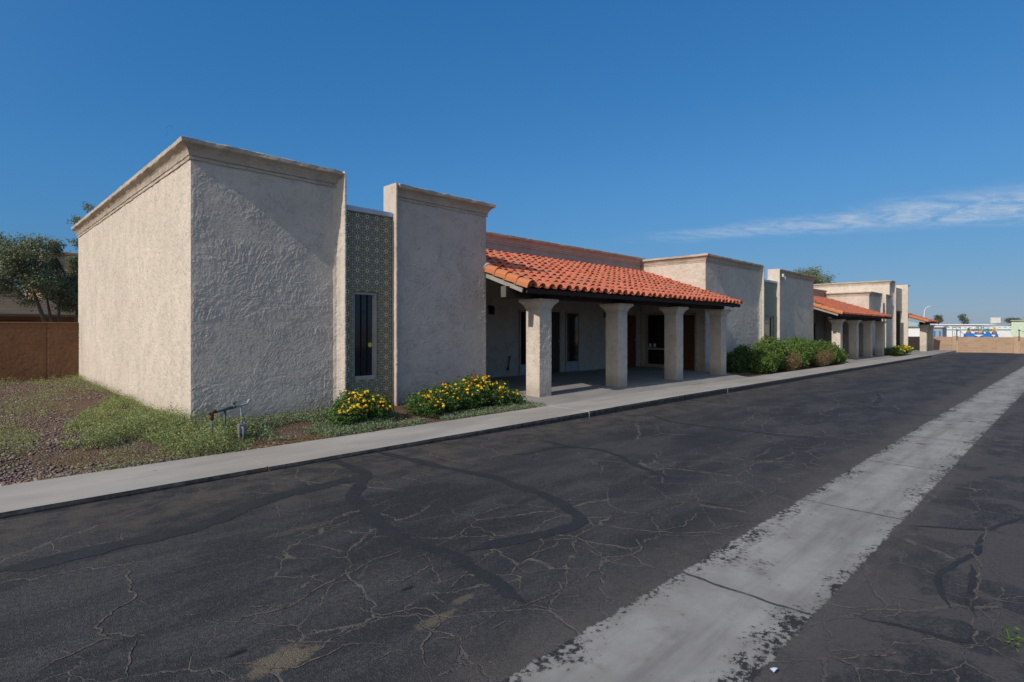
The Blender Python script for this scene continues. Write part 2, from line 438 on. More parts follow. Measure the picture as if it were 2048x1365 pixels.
def blockwall(t, pos, p):
    x, y, z = t.sep(pos)
    bk = t.n('ShaderNodeTexBrick')
    t.put(bk.inputs['Vector'], t.comb(y, z)); bk.inputs['Scale'].default_value = 1.0
    bk.inputs['Brick Width'].default_value = .41; bk.inputs['Row Height'].default_value = .205
    bk.inputs['Mortar Size'].default_value = .009
    t.put(bk.inputs['Color1'], (.36, .235, .155)); t.put(bk.inputs['Color2'], (.43, .30, .205)); t.put(bk.inputs['Mortar'], (.47, .35, .25))
    return t.mix(t.ramp(t.noise(pos, 2, 5), .35, .7, 0, .4), bk.outputs[0], (.33, .23, .16))
mat('tan_block', blockwall, rough=.95, spec=.1)
mat('pilaster_block', color=(.45, .31, .21), rough=.95)
mat('house_beige', color=(.40, .27, .165), rough=.95)
mat('house_brown', color=(.22, .12, .07), rough=.9)
def shingle(t, pos, p):
    x, y, z = t.sep(pos)
    n = t.noise(t.scale(pos, (1.5, 1, 8)), 1, 4)
    l = t.ramp(t.math('FRACT', t.math('MULTIPLY', z, 7)), .0, .25, 1, 0)
    return t.mix(t.math('MULTIPLY', l, .5), t.mix(n, (.085, .066, .05), (.15, .122, .097)), (.045, .038, .032))
mat('grey_roof_tile', shingle, rough=1.0, spec=0.0)
mat('trailer_white', color=(.74, .73, .74), rough=.6)
mat('trailer_teal', color=(.10, .36, .30), rough=.6)
mat('dark_skirt', color=(.06, .06, .06), rough=.8)
mat('pale_green', color=(.55, .62, .47), rough=.7)
mat('awning_grey', color=(.28, .33, .36), rough=.6)
mat('pale_blue_roof', color=(.33, .44, .46), rough=.6)
mat('tarp_blue', color=(.02, .14, .42), rough=.5)
mat('urn_clay', color=(.33, .14, .085), rough=.7)
mat('teal_plastic', color=(.02, .25, .36), rough=.4)
mat('cooler_tan', color=(.50, .47, .42), rough=.7)
mat('galvanised', color=(.34, .35, .36), rough=.5)

# ------------------------------------------------------------------ mesh helpers
WORG = {}
def link_mesh(name, V, F, m, parent=None, smooth=False, origin=None, mats=None, midx=None, uv=None):
    """one mesh object from numpy verts and faces (list of lists or an (n,k) array), origin at its base"""
    V = np.asarray(V, dtype=np.float64)
    if origin is None:
        lo, hi = V.min(0), V.max(0)
        origin = np.array([(lo[0] + hi[0]) / 2, (lo[1] + hi[1]) / 2, lo[2]])
    origin = np.asarray(origin, float)
    me = bpy.data.meshes.new(name)
    if isinstance(F, np.ndarray):
        n, k = F.shape
        me.vertices.add(len(V)); me.vertices.foreach_set('co', (V - origin).astype(np.float32).ravel())
        me.loops.add(n * k); me.loops.foreach_set('vertex_index', F.astype(np.int32).ravel())
        me.polygons.add(n); me.polygons.foreach_set('loop_start', np.arange(0, n * k, k, dtype=np.int32))
        me.polygons.foreach_set('loop_total', np.full(n, k, dtype=np.int32))
        me.update(calc_edges=True)
    else:
        me.from_pydata((V - origin).tolist(), [], F); me.update()
    for q in (mats or [m]): me.materials.append(MATS[q])
    if midx is not None: me.polygons.foreach_set('material_index', np.asarray(midx, dtype=np.int32))
    if smooth: me.polygons.foreach_set('use_smooth', np.ones(len(me.polygons), dtype=bool))
    if uv is not None:
        l = me.uv_layers.new(name='UVMap')
        idx = np.zeros(len(me.loops), dtype=np.int32); me.loops.foreach_get('vertex_index', idx)
        l.data.foreach_set('uv', np.asarray(uv, dtype=np.float32)[idx].ravel())
    me.validate()
    o = bpy.data.objects.new(name, me); COL.objects.link(o)
    WORG[o.name] = origin
    if parent is not None:
        o.parent = parent; o.location = (origin - WORG[parent.name]).tolist()
    else: o.location = origin.tolist()
    return o
def tag(o, label=None, cat=None, group=None, kind=None):
    if label: o['label'] = label
    if cat: o['category'] = cat
    if group: o['group'] = group
    if kind: o['kind'] = kind
    return o
def thing(name, loc, label, cat, group=None):
    o = bpy.data.objects.new(name, None); COL.objects.link(o)
    o.location = loc; o.empty_display_size = .3; WORG[o.name] = np.array(loc, float)
    return tag(o, label, cat, group)
def copy_tree(src, loc, parent=None):
    c = src.copy(); COL.objects.link(c); c.parent = parent
    c.location = loc
    for ch in list(src.children): copy_tree(ch, ch.location, c)
    return c

class MB:
    def __init__(s): s.v = []; s.f = []; s.m = []
    def add(s, V, F, mi=0):
        b = len(s.v); s.v += [tuple(map(float, q)) for q in V]; s.f += [[b + i for i in f] for f in F]; s.m += [mi] * len(F); return s
    def box(s, x0, x1, y0, y1, z0, z1, mi=0):
        V = [(x, y, z) for z in (z0, z1) for y in (y0, y1) for x in (x0, x1)]
        return s.add(V, [(0, 2, 3, 1), (4, 5, 7, 6), (0, 1, 5, 4), (1, 3, 7, 5), (3, 2, 6, 7), (2, 0, 4, 6)], mi)
    def bbox(s, x0, x1, y0, y1, z0, z1, b=.01, mi=0):
        """box with chamfered edges"""
        V = []; idx = {}
        X = (x0, x1); Y = (y0, y1); Z = (z0, z1); sg = (1, -1)
        for i in (0, 1):
            for j in (0, 1):
                for k in (0, 1):
                    for a in range(3):
                        p = [X[i] + sg[i] * b, Y[j] + sg[j] * b, Z[k] + sg[k] * b]
                        p[a] = (X, Y, Z)[a][(i, j, k)[a]]
                        idx[i, j, k, a] = len(V); V.append(p)
        F = []
        for a in range(3):
            o1, o2 = [q for q in range(3) if q != a]
            for sd in (0, 1):
                loop = []
                for (u, v) in ((0, 0), (1, 0), (1, 1), (0, 1)):
                    c = [0, 0, 0]; c[a] = sd; c[o1] = u; c[o2] = v; loop.append(idx[c[0], c[1], c[2], a])
                F.append(loop)
        for a in range(3):
            o1, o2 = [q for q in range(3) if q != a]
            for u in (0, 1):
                for v in (0, 1):
                    L = []
                    for sd in (0, 1):
                        c = [0, 0, 0]; c[a] = sd; c[o1] = u; c[o2] = v; L.append((idx[c[0], c[1], c[2], o1], idx[c[0], c[1], c[2], o2]))
                    F.append([L[0][0], L[0][1], L[1][1], L[1][0]])
        for i in (0, 1):
            for j in (0, 1):
                for k in (0, 1): F.append([idx[i, j, k, 0], idx[i, j, k, 1], idx[i, j, k, 2]])
        return s.add(V, F, mi)
    def tube(s, pts, r, n=8, mi=0, caps=True):
        pts = [Vector(p) for p in pts]; rs = r if isinstance(r, (list, tuple)) else [r] * len(pts)
        rings = []; up = None
        for i, p in enumerate(pts):
            d = (pts[min(i + 1, len(pts) - 1)] - pts[max(i - 1, 0)]).normalized()
            a = Vector((0, 0, 1)) if abs(d.z) < .9 else Vector((1, 0, 0))
            if up is not None: a = up
            u = (a - d * a.dot(d)).normalized(); up = u; w_ = d.cross(u)
            rings.append([p + (u * math.cos(t) + w_ * math.sin(t)) * rs[i] for t in [2 * math.pi * k / n for k in range(n)]])
        V = [q for rg in rings for q in rg]; F = []
        for i in range(len(pts) - 1):
            for k in range(n): F.append([i * n + k, i * n + (k + 1) % n, (i + 1) * n + (k + 1) % n, (i + 1) * n + k])
        if caps: F.append(list(range(n))[::-1]); F.append([(len(pts) - 1) * n + k for k in range(n)])
        return s.add(V, F, mi)
    def lathe(s, c, prof, n=14, mi=0):
        V = []; F = []
        for (r, z) in prof:
            for k in range(n): t = 2 * math.pi * k / n; V.append((c[0] + r * math.cos(t), c[1] + r * math.sin(t), c[2] + z))
        for i in range(len(prof) - 1):
            for k in range(n): F.append([i * n + k, i * n + (k + 1) % n, (i + 1) * n + (k + 1) % n, (i + 1) * n + k])
        F.append(list(range(n))[::-1]); F.append([(len(prof) - 1) * n + k for k in range(n)])
        return s.add(V, F, mi)
    def build(s, name, m, parent=None, smooth=False, mats=None, origin=None):
        return link_mesh(name, np.array(s.v), s.f, m, parent, smooth, origin, mats, s.m if mats else None)

# ------------------------------------------------------------------ value noise on arrays
def _h(ix, iy, seed):
    n = (ix.astype(np.int64) * 374761393 + iy.astype(np.int64) * 668265263 + seed * 1274126177) & 0xffffffff
    n = ((n ^ (n >> 13)) * 1274126177) & 0xffffffff
    n = ((n ^ (n >> 16)) * 2246822519) & 0xffffffff
    return (n & 0xffffff) / float(0xffffff)
def vnoise(x, y, seed=0):
    ix = np.floor(x); iy = np.floor(y); fx = x - ix; fy = y - iy
    u = fx * fx * fx * (fx * (fx * 6 - 15) + 10); v = fy * fy * fy * (fy * (fy * 6 - 15) + 10)
    a = _h(ix, iy, seed); b = _h(ix + 1, iy, seed); c = _h(ix, iy + 1, seed); d = _h(ix + 1, iy + 1, seed)
    return (a * (1 - u) + b * u) * (1 - v) + (c * (1 - u) + d * u) * v
def fbm(x, y, o=4, seed=0, g=.5):
    s = 0; a = 1; t = 0
    for i in range(o): s = s + a * vnoise(x * 2 ** i + 17.3 * i, y * 2 ** i - 9.1 * i, seed + i); t += a; a *= g
    return s / t
def sstep(a, b, x):
    t = np.clip((x - a) / (b - a), 0, 1); return t * t * (3 - 2 * t)
def trowel(s, t, seed):
    """skip-trowelled stucco: overlapping fan-shaped passes of the trowel, each a set of fine curved ridges"""
    sh = s.shape; s = s.ravel(); t = t.ravel(); out = np.zeros(s.size); w1 = fbm(s * 2, t * 2, 3, seed) - .5; w2 = fbm(s * 2 + 40, t * 2 + 11, 3, seed + 5) - .5
    for layer, (cell, wgt) in enumerate(((.42, 1.0), (.23, .6))):
        u = (s + .12 * w1) / cell; v = (t + .12 * w2) / cell; iu = np.floor(u); iv = np.floor(v)
        best = np.full(s.size, 9e9); ci = np.zeros(s.size); cj = np.zeros(s.size); second = best.copy()
        for di in (-1, 0, 1):
            for dj in (-1, 0, 1):
                a = iu + di; b = iv + dj
                px = a + _h(a, b, seed + 91 + layer); py = b + _h(a, b, seed + 137 + layer)
                d = (px - u) ** 2 + (py - v) ** 2
                m = d < best; second = np.where(m, best, np.minimum(second, d)); best = np.where(m, d, best); ci = np.where(m, a, ci); cj = np.where(m, b, cj)
        q = _h(ci, cj, seed + 7) * 2 * np.pi; rad = (.18 + .75 * _h(ci, cj, seed + 8)) * 1.0
        cx_ = (ci + .5) * cell + np.cos(q) * rad; cy_ = (cj + .5) * cell + np.sin(q) * rad * .7 - .12
        dx_ = s + .05 * w1 - cx_; dy_ = t + .05 * w2 - cy_; r = np.hypot(dx_, dy_); ph = np.arctan2(dy_, dx_)
        k = _h(ci, cj, seed + 9) * 50
        st = fbm((r + .03 * w2) * 52 + k, ph * rad * 9 + k, 4, seed + 20 + layer, .62)
        act = sstep(.52, .74, _h(ci, cj, seed + 12) * .5 + .6 * fbm(s * 3.2, t * 3.2, 3, seed + 60 + layer))
        edge = np.exp(-((np.sqrt(second) - np.sqrt(best)) / .05) ** 2)
        rg_ = np.exp(-((st - .5) / .05) ** 2)
        out += wgt * (act * (.75 * sstep(.45, .62, st) + .55 * rg_) + .40 * edge * fbm(s * 9, t * 9, 2, seed + 33))
    out += .45 * sstep(.49, .535, fbm(s * 9 + 2.5 * w1, t * 11 + 2.5 * w2, 5, seed + 50, .6)) + .40 * sstep(.5, .58, fbm(s * 24 + 3 * w2, t * 17, 4, seed + 55, .6)) + .34 * fbm(s * 42, t * 42, 3, seed + 70)
    return (out * (.4 + .6 * sstep(.36, .58, fbm(s * 1.5, t * 1.9, 3, seed + 80)))).reshape(sh)
def dash(s, t, seed):
    """rough dash coat with short drips"""
    a = fbm(s * 38 + 3 * fbm(s * 7, t * 7, 2, seed), t * 21, 4, seed + 3, .6)
    b = fbm(s * 60, t * 38, 2, seed + 8)
    return 1.0 * sstep(.38, .47, a) + .4 * b + .35 * fbm(s * 2, t * 1.2, 3, seed + 4)
def sweep_wall(path, z0, z1, step, amp, style, seed, name, m, parent, closed_edges=True):
    """displaced vertical surface over a plan polyline; outward is to the right of the walking direction"""
    P = np.array(path, float); seg = np.linalg.norm(np.diff(P, axis=0), axis=1); L = np.r_[0, np.cumsum(seg)]
    n = max(2, int(round(L[-1] / step)) + 1)
    ss = np.unique(np.r_[np.linspace(0, L[-1], n), L])
    X = np.interp(ss, L, P[:, 0]); Y = np.interp(ss, L, P[:, 1])
    D = np.diff(P, axis=0) / seg[:, None]; NR = np.stack([D[:, 1], -D[:, 0]], 1)
    k = np.clip(np.searchsorted(L, ss, side='right') - 1, 0, len(seg) - 1)
    nn = NR[k].copy()
    for i in range(1, len(P) - 1):
        j = np.argmin(abs(ss - L[i])); q = NR[i - 1] + NR[i]; nn[j] = q / np.linalg.norm(q)
    m_ = max(2, int(round((z1 - z0) / step)) + 1); zz = np.linspace(z0, z1, m_)
    S, T = np.meshgrid(ss, zz)
    h = style(S, T, seed) * amp
    fade = np.minimum(np.minimum(S - 0, L[-1] - S) / .03, np.minimum(10, (z1 - T) / .03)).clip(0, 1)
    h = h * fade
    V = np.stack([X[None] + h * nn[:, 0][None], Y[None] + h * nn[:, 1][None], T], 2).reshape(-1, 3)
    W = len(ss); I = np.arange((m_ - 1) * W).reshape(m_ - 1, W)[:, :-1].ravel()
    F = np.stack([I, I + 1, I + W + 1, I + W], 1)
    o = link_mesh(name, V, F, m, parent, True)
    return o

# ------------------------------------------------------------------ leaves
def leaf_quads(C, size, up=.3, asp=2.0, rng=RNG, nrm=None):
    """diamond leaves at centres C; nrm = optional outward directions the blades lean to"""
    n = len(C)
    a = rng.normal(size=(n, 3)); a[:, 2] += up
    if nrm is not None: a += nrm * 1.2
    a /= np.linalg.norm(a, axis=1)[:, None]
    b = rng.normal(size=(n, 3)); b -= a * (a * b).sum(1)[:, None]; b /= np.linalg.norm(b, axis=1)[:, None]
    c = np.cross(a, b)
    sz = (size * rng.uniform(.65, 1.35, n))[:, None] if np.isscalar(size) else size[:, None]
    l = b * sz * .5; w_ = c * sz * .5 / asp; f = a * sz * .10
    V = np.stack([C - l, C - l * .1 + w_ + f, C + l, C - l * .1 - w_ + f], 1).reshape(-1, 3)
    F = np.arange(n * 4).reshape(n, 4)
    return V, F
def blob_points(blobs, n, rng=RNG, shell=.55):
    """points through ellipsoids (cx,cy,cz,rx,ry,rz), denser towards their skins, clumped"""
    B = np.array(blobs, float); vol = (B[:, 3] * B[:, 4] * B[:, 5]) ** (2 / 3.); k = rng.choice(len(B), n, p=vol / vol.sum())
    d = rng.normal(size=(n, 3)); d /= np.linalg.norm(d, axis=1)[:, None]
    r = shell + (1 - shell) * rng.uniform(0, 1, n) ** .6
    lump = 1 + .22 * np.sin(d[:, 0] * 7 + k) * np.cos(d[:, 2] * 6 + 2 * k) + .12 * np.sin(d[:, 1] * 13 + k * 3)
    return B[k, :3] + d * (r * lump)[:, None] * B[k, 3:], d

# ------------------------------------------------------------------ ground
def drop(x): return -0.0052 * np.maximum(0, np.asarray(x, float) - 12)
def zroad(x, y):
    x = np.asarray(x, float); y = np.asarray(y, float)
    up = .062 * (1 - sstep(2.5, 10, x)) * sstep(2.4, 6, y)
    dn = -.02 * sstep(9, 14, x) * sstep(4, 6.3, y)
    v = -.018 * np.exp(-((y - 1.4) / .8) ** 2)
    return up + dn + v + drop(x)
def grid(xs, ys, zf):
    X, Y = np.meshgrid(xs, ys); Z = zf(X, Y); W = len(xs)
    V = np.stack([X, Y, Z], 2).reshape(-1, 3)
    I = np.arange((len(ys) - 1) * W).reshape(len(ys) - 1, W)[:, :-1].ravel()
    return V, np.stack([I, I + 1, I + W + 1, I + W], 1)
xs = np.r_[np.arange(-14, 14, .25), np.arange(14, 60.01, 1.0)]
ys = np.r_[np.arange(-30, -2, 2.0), np.arange(-2, 6.41, .2)]
road = tag(link_mesh('road', *grid(xs, ys, zroad), 'asphalt', smooth=True), kind='structure')
V, F = grid(np.linspace(-1500, 1500, 7), np.linspace(-1500, 1500, 7), lambda x, y: x * 0 - .75)
tag(link_mesh('desert_ground', V, F, 'desert_soil'), kind='structure')

def ribbon_mesh(lines, lift, jit, name, m, parent):
    AV = []; AF = []; b = 0
    for li, (w0, pts) in enumerate(lines):
        P = np.array(pts); sg = np.linalg.norm(np.diff(P, axis=0), axis=1); L = np.r_[0, np.cumsum(sg)]
        thin = w0 < .04
        n = max(3, int(L[-1] / (.018 if thin else .05))); s = np.linspace(0, L[-1], n)
        x = np.interp(s, L, P[:, 0]); y = np.interp(s, L, P[:, 1])
        k = 5 if w0 > .04 else 2
        ker = np.ones(2 * k + 1) / (2 * k + 1)
        if n > 4 * k + 2:
            xp = np.convolve(np.pad(x, k, 'edge'), ker, 'valid'); yp = np.convolve(np.pad(y, k, 'edge'), ker, 'valid')
            x[1:-1] = xp[1:-1]; y[1:-1] = yp[1:-1]
        q_ = 13 if thin else 6; x = x + jit * (fbm(s * q_, s * 0 + li * 3.1, 4, 5, .6) - .5); y = y + jit * (fbm(s * q_ + 50, s * 0 + li * 3.1, 4, 6, .6) - .5)
        dx_ = np.gradient(x); dy_ = np.gradient(y); q = np.hypot(dx_, dy_) + 1e-9
        nx, ny = -dy_ / q, dx_ / q
        end = np.minimum(1, np.minimum(s, L[-1] - s) / .25 + .12)
        if thin: end = end * sstep(.30, .55, fbm(s * 3.5, s * 0 + li * 1.7, 3, 12))
        wl = w0 * .5 * end * (.45 + 1.1 * fbm(s * 5, s * 0 + li, 4, 8, .6)); wr = w0 * .5 * end * (.45 + 1.1 * fbm(s * 5 + 30, s * 0 + li, 4, 9, .6))
        A = np.stack([x + nx * wl, y + ny * wl], 1); B = np.stack([x - nx * wr, y - ny * wr], 1)
        V2 = np.stack([A, B], 1).reshape(-1, 2)
        AV.append(np.c_[V2, zroad(V2[:, 0], V2[:, 1]) + lift])
        i = np.arange(n - 1) * 2 + b; AF.append(np.stack([i, i + 1, i + 3, i + 2], 1)); b += 2 * n
    return link_mesh(name, np.concatenate(AV), np.concatenate(AF), m, parent)
TAR = [(0.19,[(0.17,5.01),(0.24,4.99),(0.50,5.01),(0.80,4.97),(1.25,4.96),(1.47,4.97),(1.67,5.12),(1.86,5.20),(2.08,5.31),(2.40,5.38),(2.69,5.39),(2.98,5.36),(3.21,5.40)]),
(0.13,[(3.32,6.51),(3.26,6.21),(3.31,5.83),(3.24,5.44),(2.99,5.15),(2.81,5.02),(2.68,4.77),(2.66,4.47),(2.52,4.08),(2.48,3.79),(2.52,3.54),(2.52,3.36),(2.56,3.17),(2.58,3.02),(2.54,2.82),(2.50,2.61),(2.48,2.46),(2.44,2.29)]),
(0.13,[(2.69,3.16),(2.89,3.13),(3.10,3.07),(3.44,2.95),(3.73,2.90),(3.91,2.95),(4.05,3.35),(4.17,3.68),(4.15,3.89),(4.15,4.11),(4.24,4.43),(4.13,4.76),(4.03,5.18),(3.99,5.83),(3.92,6.39)]),
(0.07,[(5.10,5.06),(5.24,4.92),(5.57,5.00),(6.03,4.99),(6.22,4.57),(6.18,4.14),(5.92,3.85),(5.71,3.38),(5.58,3.05)]),
(0.08,[(6.09,5.42),(6.03,4.76)]),
(0.08,[(9.56,5.65),(9.04,4.94),(9.05,4.21),(9.14,3.62),(9.12,3.04),(9.31,2.57)]),
(0.07,[(16.04,5.03),(14.45,3.98),(14.07,3.13),(13.48,2.65),(13.30,2.11),(13.41,1.77)]),
(0.04,[(5.70,0.97),(5.82,0.79),(5.94,0.60),(5.98,0.47),(6.46,0.33),(6.70,0.23)]),
(0.04,[(5.98,0.47),(5.34,0.47),(4.82,0.59),(4.71,0.62),(4.38,0.54),(4.20,0.49)]),
(0.04,[(5.07,0.48),(4.74,0.43),(4.37,0.42),(4.17,0.36)]),
(0.04,[(3.71,0.85),(3.71,0.71),(3.75,0.54),(3.74,0.38),(3.93,0.34)]),
(0.08,[(15.19,12.00),(14.02,9.47),(13.44,7.65),(11.76,6.06)]),
(0.07,[(17.82,3.67),(15.64,3.12),(14.23,2.98)]),
]
CRACK = [[(0.83,4.63),(0.86,4.41),(0.82,4.30),(0.81,4.16),(0.81,4.03),(0.73,3.93),(0.62,3.84),(0.57,3.79),(0.59,3.66),(0.72,3.52),(0.82,3.43),(0.87,3.34),(1.00,3.35),(1.21,3.31),(1.48,3.26),(1.51,3.28),(1.71,3.40),(1.90,3.42),(2.13,3.48),(2.42,3.50)],
[(0.29,3.48),(0.45,3.57),(0.56,3.59),(0.72,3.52)],
[(0.87,3.34),(0.86,3.22),(0.86,3.13)],
[(0.70,3.48),(0.66,3.39),(0.62,3.25),(0.58,3.13)],
[(0.86,3.60),(1.02,3.55),(1.21,3.45),(1.26,3.40),(1.48,3.24)],
[(2.05,3.38),(2.01,3.25),(2.03,3.16),(2.06,3.07),(2.16,3.10),(2.30,3.12),(2.49,3.17)],
[(1.68,3.17),(1.68,3.02),(1.70,2.91),(1.77,2.80),(1.86,2.77),(2.00,2.67),(1.99,2.58),(1.92,2.46),(1.80,2.44),(1.73,2.37),(1.67,2.25),(1.64,2.16)],
[(2.14,2.77),(2.25,2.78),(2.52,2.90)],
[(2.06,2.95),(2.11,2.86),(2.14,2.77),(2.09,2.69),(2.11,2.54)],
[(0.89,2.99),(1.00,2.89),(1.08,2.79),(1.14,2.70),(1.27,2.65),(1.38,2.66),(1.45,2.69),(1.57,2.60),(1.61,2.53)],
[(1.09,2.98),(1.18,2.99),(1.26,2.93),(1.36,2.80),(1.45,2.69)],
[(1.47,2.42),(1.52,2.46),(1.59,2.45),(1.67,2.40)],
[(1.97,2.23),(2.09,2.24),(2.29,2.27)],
[(1.80,2.44),(1.88,2.35),(1.93,2.24),(1.92,2.12),(1.91,1.98),(1.92,1.91)],
[(2.80,2.78),(2.96,2.77),(3.27,2.76),(3.44,2.92)],
[(3.27,2.76),(3.36,2.70),(3.36,2.53),(3.32,2.28),(3.55,2.27),(3.71,2.28),(3.86,2.46),(3.88,2.67)],
[(2.76,2.73),(2.78,2.56),(2.81,2.37),(2.77,2.27),(2.62,2.27),(2.47,2.31),(2.33,2.30)],
[(2.77,2.27),(2.91,2.28),(3.11,2.29),(3.32,2.28)],
[(2.66,2.26),(2.76,2.13),(2.85,2.04)],
[(3.71,2.28),(3.79,2.16),(3.81,2.01)],
[(3.61,2.22),(3.50,2.07),(3.43,1.97)],
[(3.91,2.82),(4.11,2.75),(4.31,2.65),(4.52,2.57),(4.85,2.55),(5.06,2.56),(5.18,2.43)],
[(5.61,2.88),(5.38,2.71),(5.04,2.57),(4.85,2.65),(4.65,2.75)],
[(5.06,2.56),(5.12,2.38),(5.16,2.23),(5.26,2.13),(5.47,2.14),(5.95,2.13),(6.45,2.17)],
[(3.88,2.43),(4.13,2.35),(4.35,2.29),(4.74,2.35),(4.87,2.22)],
[(5.34,2.16),(5.30,1.99),(5.22,1.87)],
[(5.73,3.20),(6.06,2.94),(6.51,2.73),(6.86,2.72),(7.57,2.77)],
[(5.57,2.51),(5.79,2.42),(6.07,2.27),(6.32,2.16),(6.77,2.15),(7.26,2.14)],
[(6.31,0.48),(5.85,0.45),(5.34,0.47),(4.92,0.40),(4.57,0.40),(4.21,0.40),(3.99,0.35),(3.78,0.34),(3.72,0.39)],
[(4.18,0.74),(4.00,0.70),(3.87,0.69),(3.77,0.75),(3.74,0.83)],
[(3.80,0.60),(3.82,0.49),(3.82,0.40)],
[(5.20,0.41),(5.30,0.31),(5.47,0.20)],
[(4.37,0.37),(4.35,0.27),(4.25,0.16)],
[(4.44,0.57),(4.37,0.46),(4.48,0.39)],
[(3.07,0.85),(3.21,0.77),(3.36,0.64),(3.51,0.56)],
]

ribbon_mesh(TAR, .003, .05, 'tar_seal', 'tar_seal', road)
ribbon_mesh([(.013, c) for c in CRACK], .0035, .07, 'crack', 'crack_grit', road)

# concrete valley gutter
gx = np.r_[np.arange(-6, 12, .15), np.arange(12, 52, 1.0)]
yl = 1.885 - (gx - 1.8) * .0125; yr = 1.05 - (gx - 2.6) * .0145
vv = np.array([-.16, -.10, -.04, .1, .2, .3, .5, .6, .7, .8, 1.04, 1.10, 1.16])
GX = np.repeat(gx[None], 13, 0); GY = yr[None] + vv[:, None] * (yl - yr)[None]
V = np.stack([GX, GY, zroad(GX, GY) + np.interp(vv, [-.16, -.10, -.04, 1.04, 1.10, 1.16], [-.02, -.001, .005, .005, -.001, -.02])[:, None]], 2).reshape(-1, 3)
uv = np.stack([GX, (np.repeat(vv[:, None], len(gx), 1) + .16) / 1.32], 2).reshape(-1, 2)
W = len(gx); I = np.arange(12 * W).reshape(12, W)[:, :-1].ravel()
tag(link_mesh('gutter', V, np.stack([I, I + 1, I + W + 1, I + W], 1), 'gutter_concrete', smooth=True, uv=uv), kind='structure')

# sidewalk slabs with their kerb, cast in lengths with open joints
YK = 6.33; YB = 7.36
sw = MB(); joints = [-9, -3.4, 2.52, 8.45, 14.5, 20.6, 26.8, 33.0, 39.5, 46.4]
for i in range(len(joints) - 1):
    a, b = joints[i] + .008, joints[i + 1] - .008
    lift = (0, .004, 0, .006, 0, .003, 0, 0, 0)[i]
    nseg = 12
    prof = [(YK + .012, -.35), (YK + .008, .075), (YK + .022, .108), (YK + .05, .12), (YB, .122), (YB, -.35)]
    V = []; F = []; Mi = []
    for k in range(nseg + 1):
        x = a + (b - a) * k / nseg
        for (y, z) in prof: V.append((x, y + random.uniform(-.006, .006) * (y < YK + .06), z + lift + float(drop(x))))
    for k in range(nseg):
        for j in range(5):
            q = k * 6 + j; F.append([q, q + 6, q + 7, q + 1]); Mi.append(1 if j in (0, 1) else 0)
    F += [list(range(6)), [nseg * 6 + j for j in range(6)][::-1]]; Mi += [0, 0]
    base = len(sw.v); sw.v += V; sw.f += [[base + i_ for i_ in f] for f in F]; sw.m += Mi
tag(sw.build('sidewalk', None, mats=['sidewalk_concrete', 'kerb_face']), kind='structure')

def floor(name, x0, x1, y0, y1, z0, z1, yk=None, m='porch_concrete'):
    b = MB(); n = 10
    for i in range(n):
        xa = x0 + (x1 - x0) * i / n; xb = x0 + (x1 - x0) * (i + 1) / n
        ym = 8.0; zm = z0 + (z1 - z0) * .42
        L = [(y0, z0), (ym, zm), (y1, z1)]
        for (ya, za), (yb, zb) in zip(L[:-1], L[1:]):
            b.add([(xa, ya, za + float(drop(xa))), (xb, ya, za + float(drop(xb))), (xb, yb, zb + float(drop(xb))), (xa, yb, zb + float(drop(xa)))], [(0, 1, 2, 3)])
    xa, xb = x0, x1
    b.add([(xa, y0, -.4), (xa, y0, z0 + float(drop(xa))), (xa, 8, z0 + (z1 - z0) * .42 + float(drop(xa))), (xa, y1, z1 + float(drop(xa))), (xa, y1, -.4)], [(0, 1, 2, 3, 4)])
    b.add([(xa, y0, -.4), (xb, y0, -.4), (xb, y0, z0 + float(drop(xb))), (xa, y0, z0 + float(drop(xa)))], [(0, 1, 2, 3)])
    return tag(b.build(name, m), kind='structure')
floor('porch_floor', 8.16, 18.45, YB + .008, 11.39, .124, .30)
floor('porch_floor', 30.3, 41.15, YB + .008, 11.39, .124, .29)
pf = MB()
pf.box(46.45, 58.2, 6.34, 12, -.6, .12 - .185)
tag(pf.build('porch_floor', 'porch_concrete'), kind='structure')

def zsoil(x, y):
    x = np.asarray(x, float); y = np.asarray(y, float)
    z = .105 + .15 * sstep(YB, 8.9, y) + .10 * sstep(8.9, 16, y)
    return z + .035 * (fbm(x * 1.3, y * 1.3, 4, 3) - .5) * sstep(YB, YB + .3, y) + drop(x)
V, F = grid(np.arange(-12, 8.2, .15), np.r_[np.arange(YB + .004, 9.2, .12), np.arange(9.2, 19.5, .4)], zsoil)
tag(link_mesh('gravel_bed', V, F, 'gravel_soil', smooth=True), kind='structure')
for (a, b) in ((18.45, 30.32), (41.15, 48.0)):
    V, F = grid(np.linspace(a, b, 40), np.linspace(YB + .004, 9.2, 10), lambda x, y: zsoil(x, y) - .06)
    tag(link_mesh('planting_bed', V, F, 'gravel_soil', smooth=True), kind='structure')

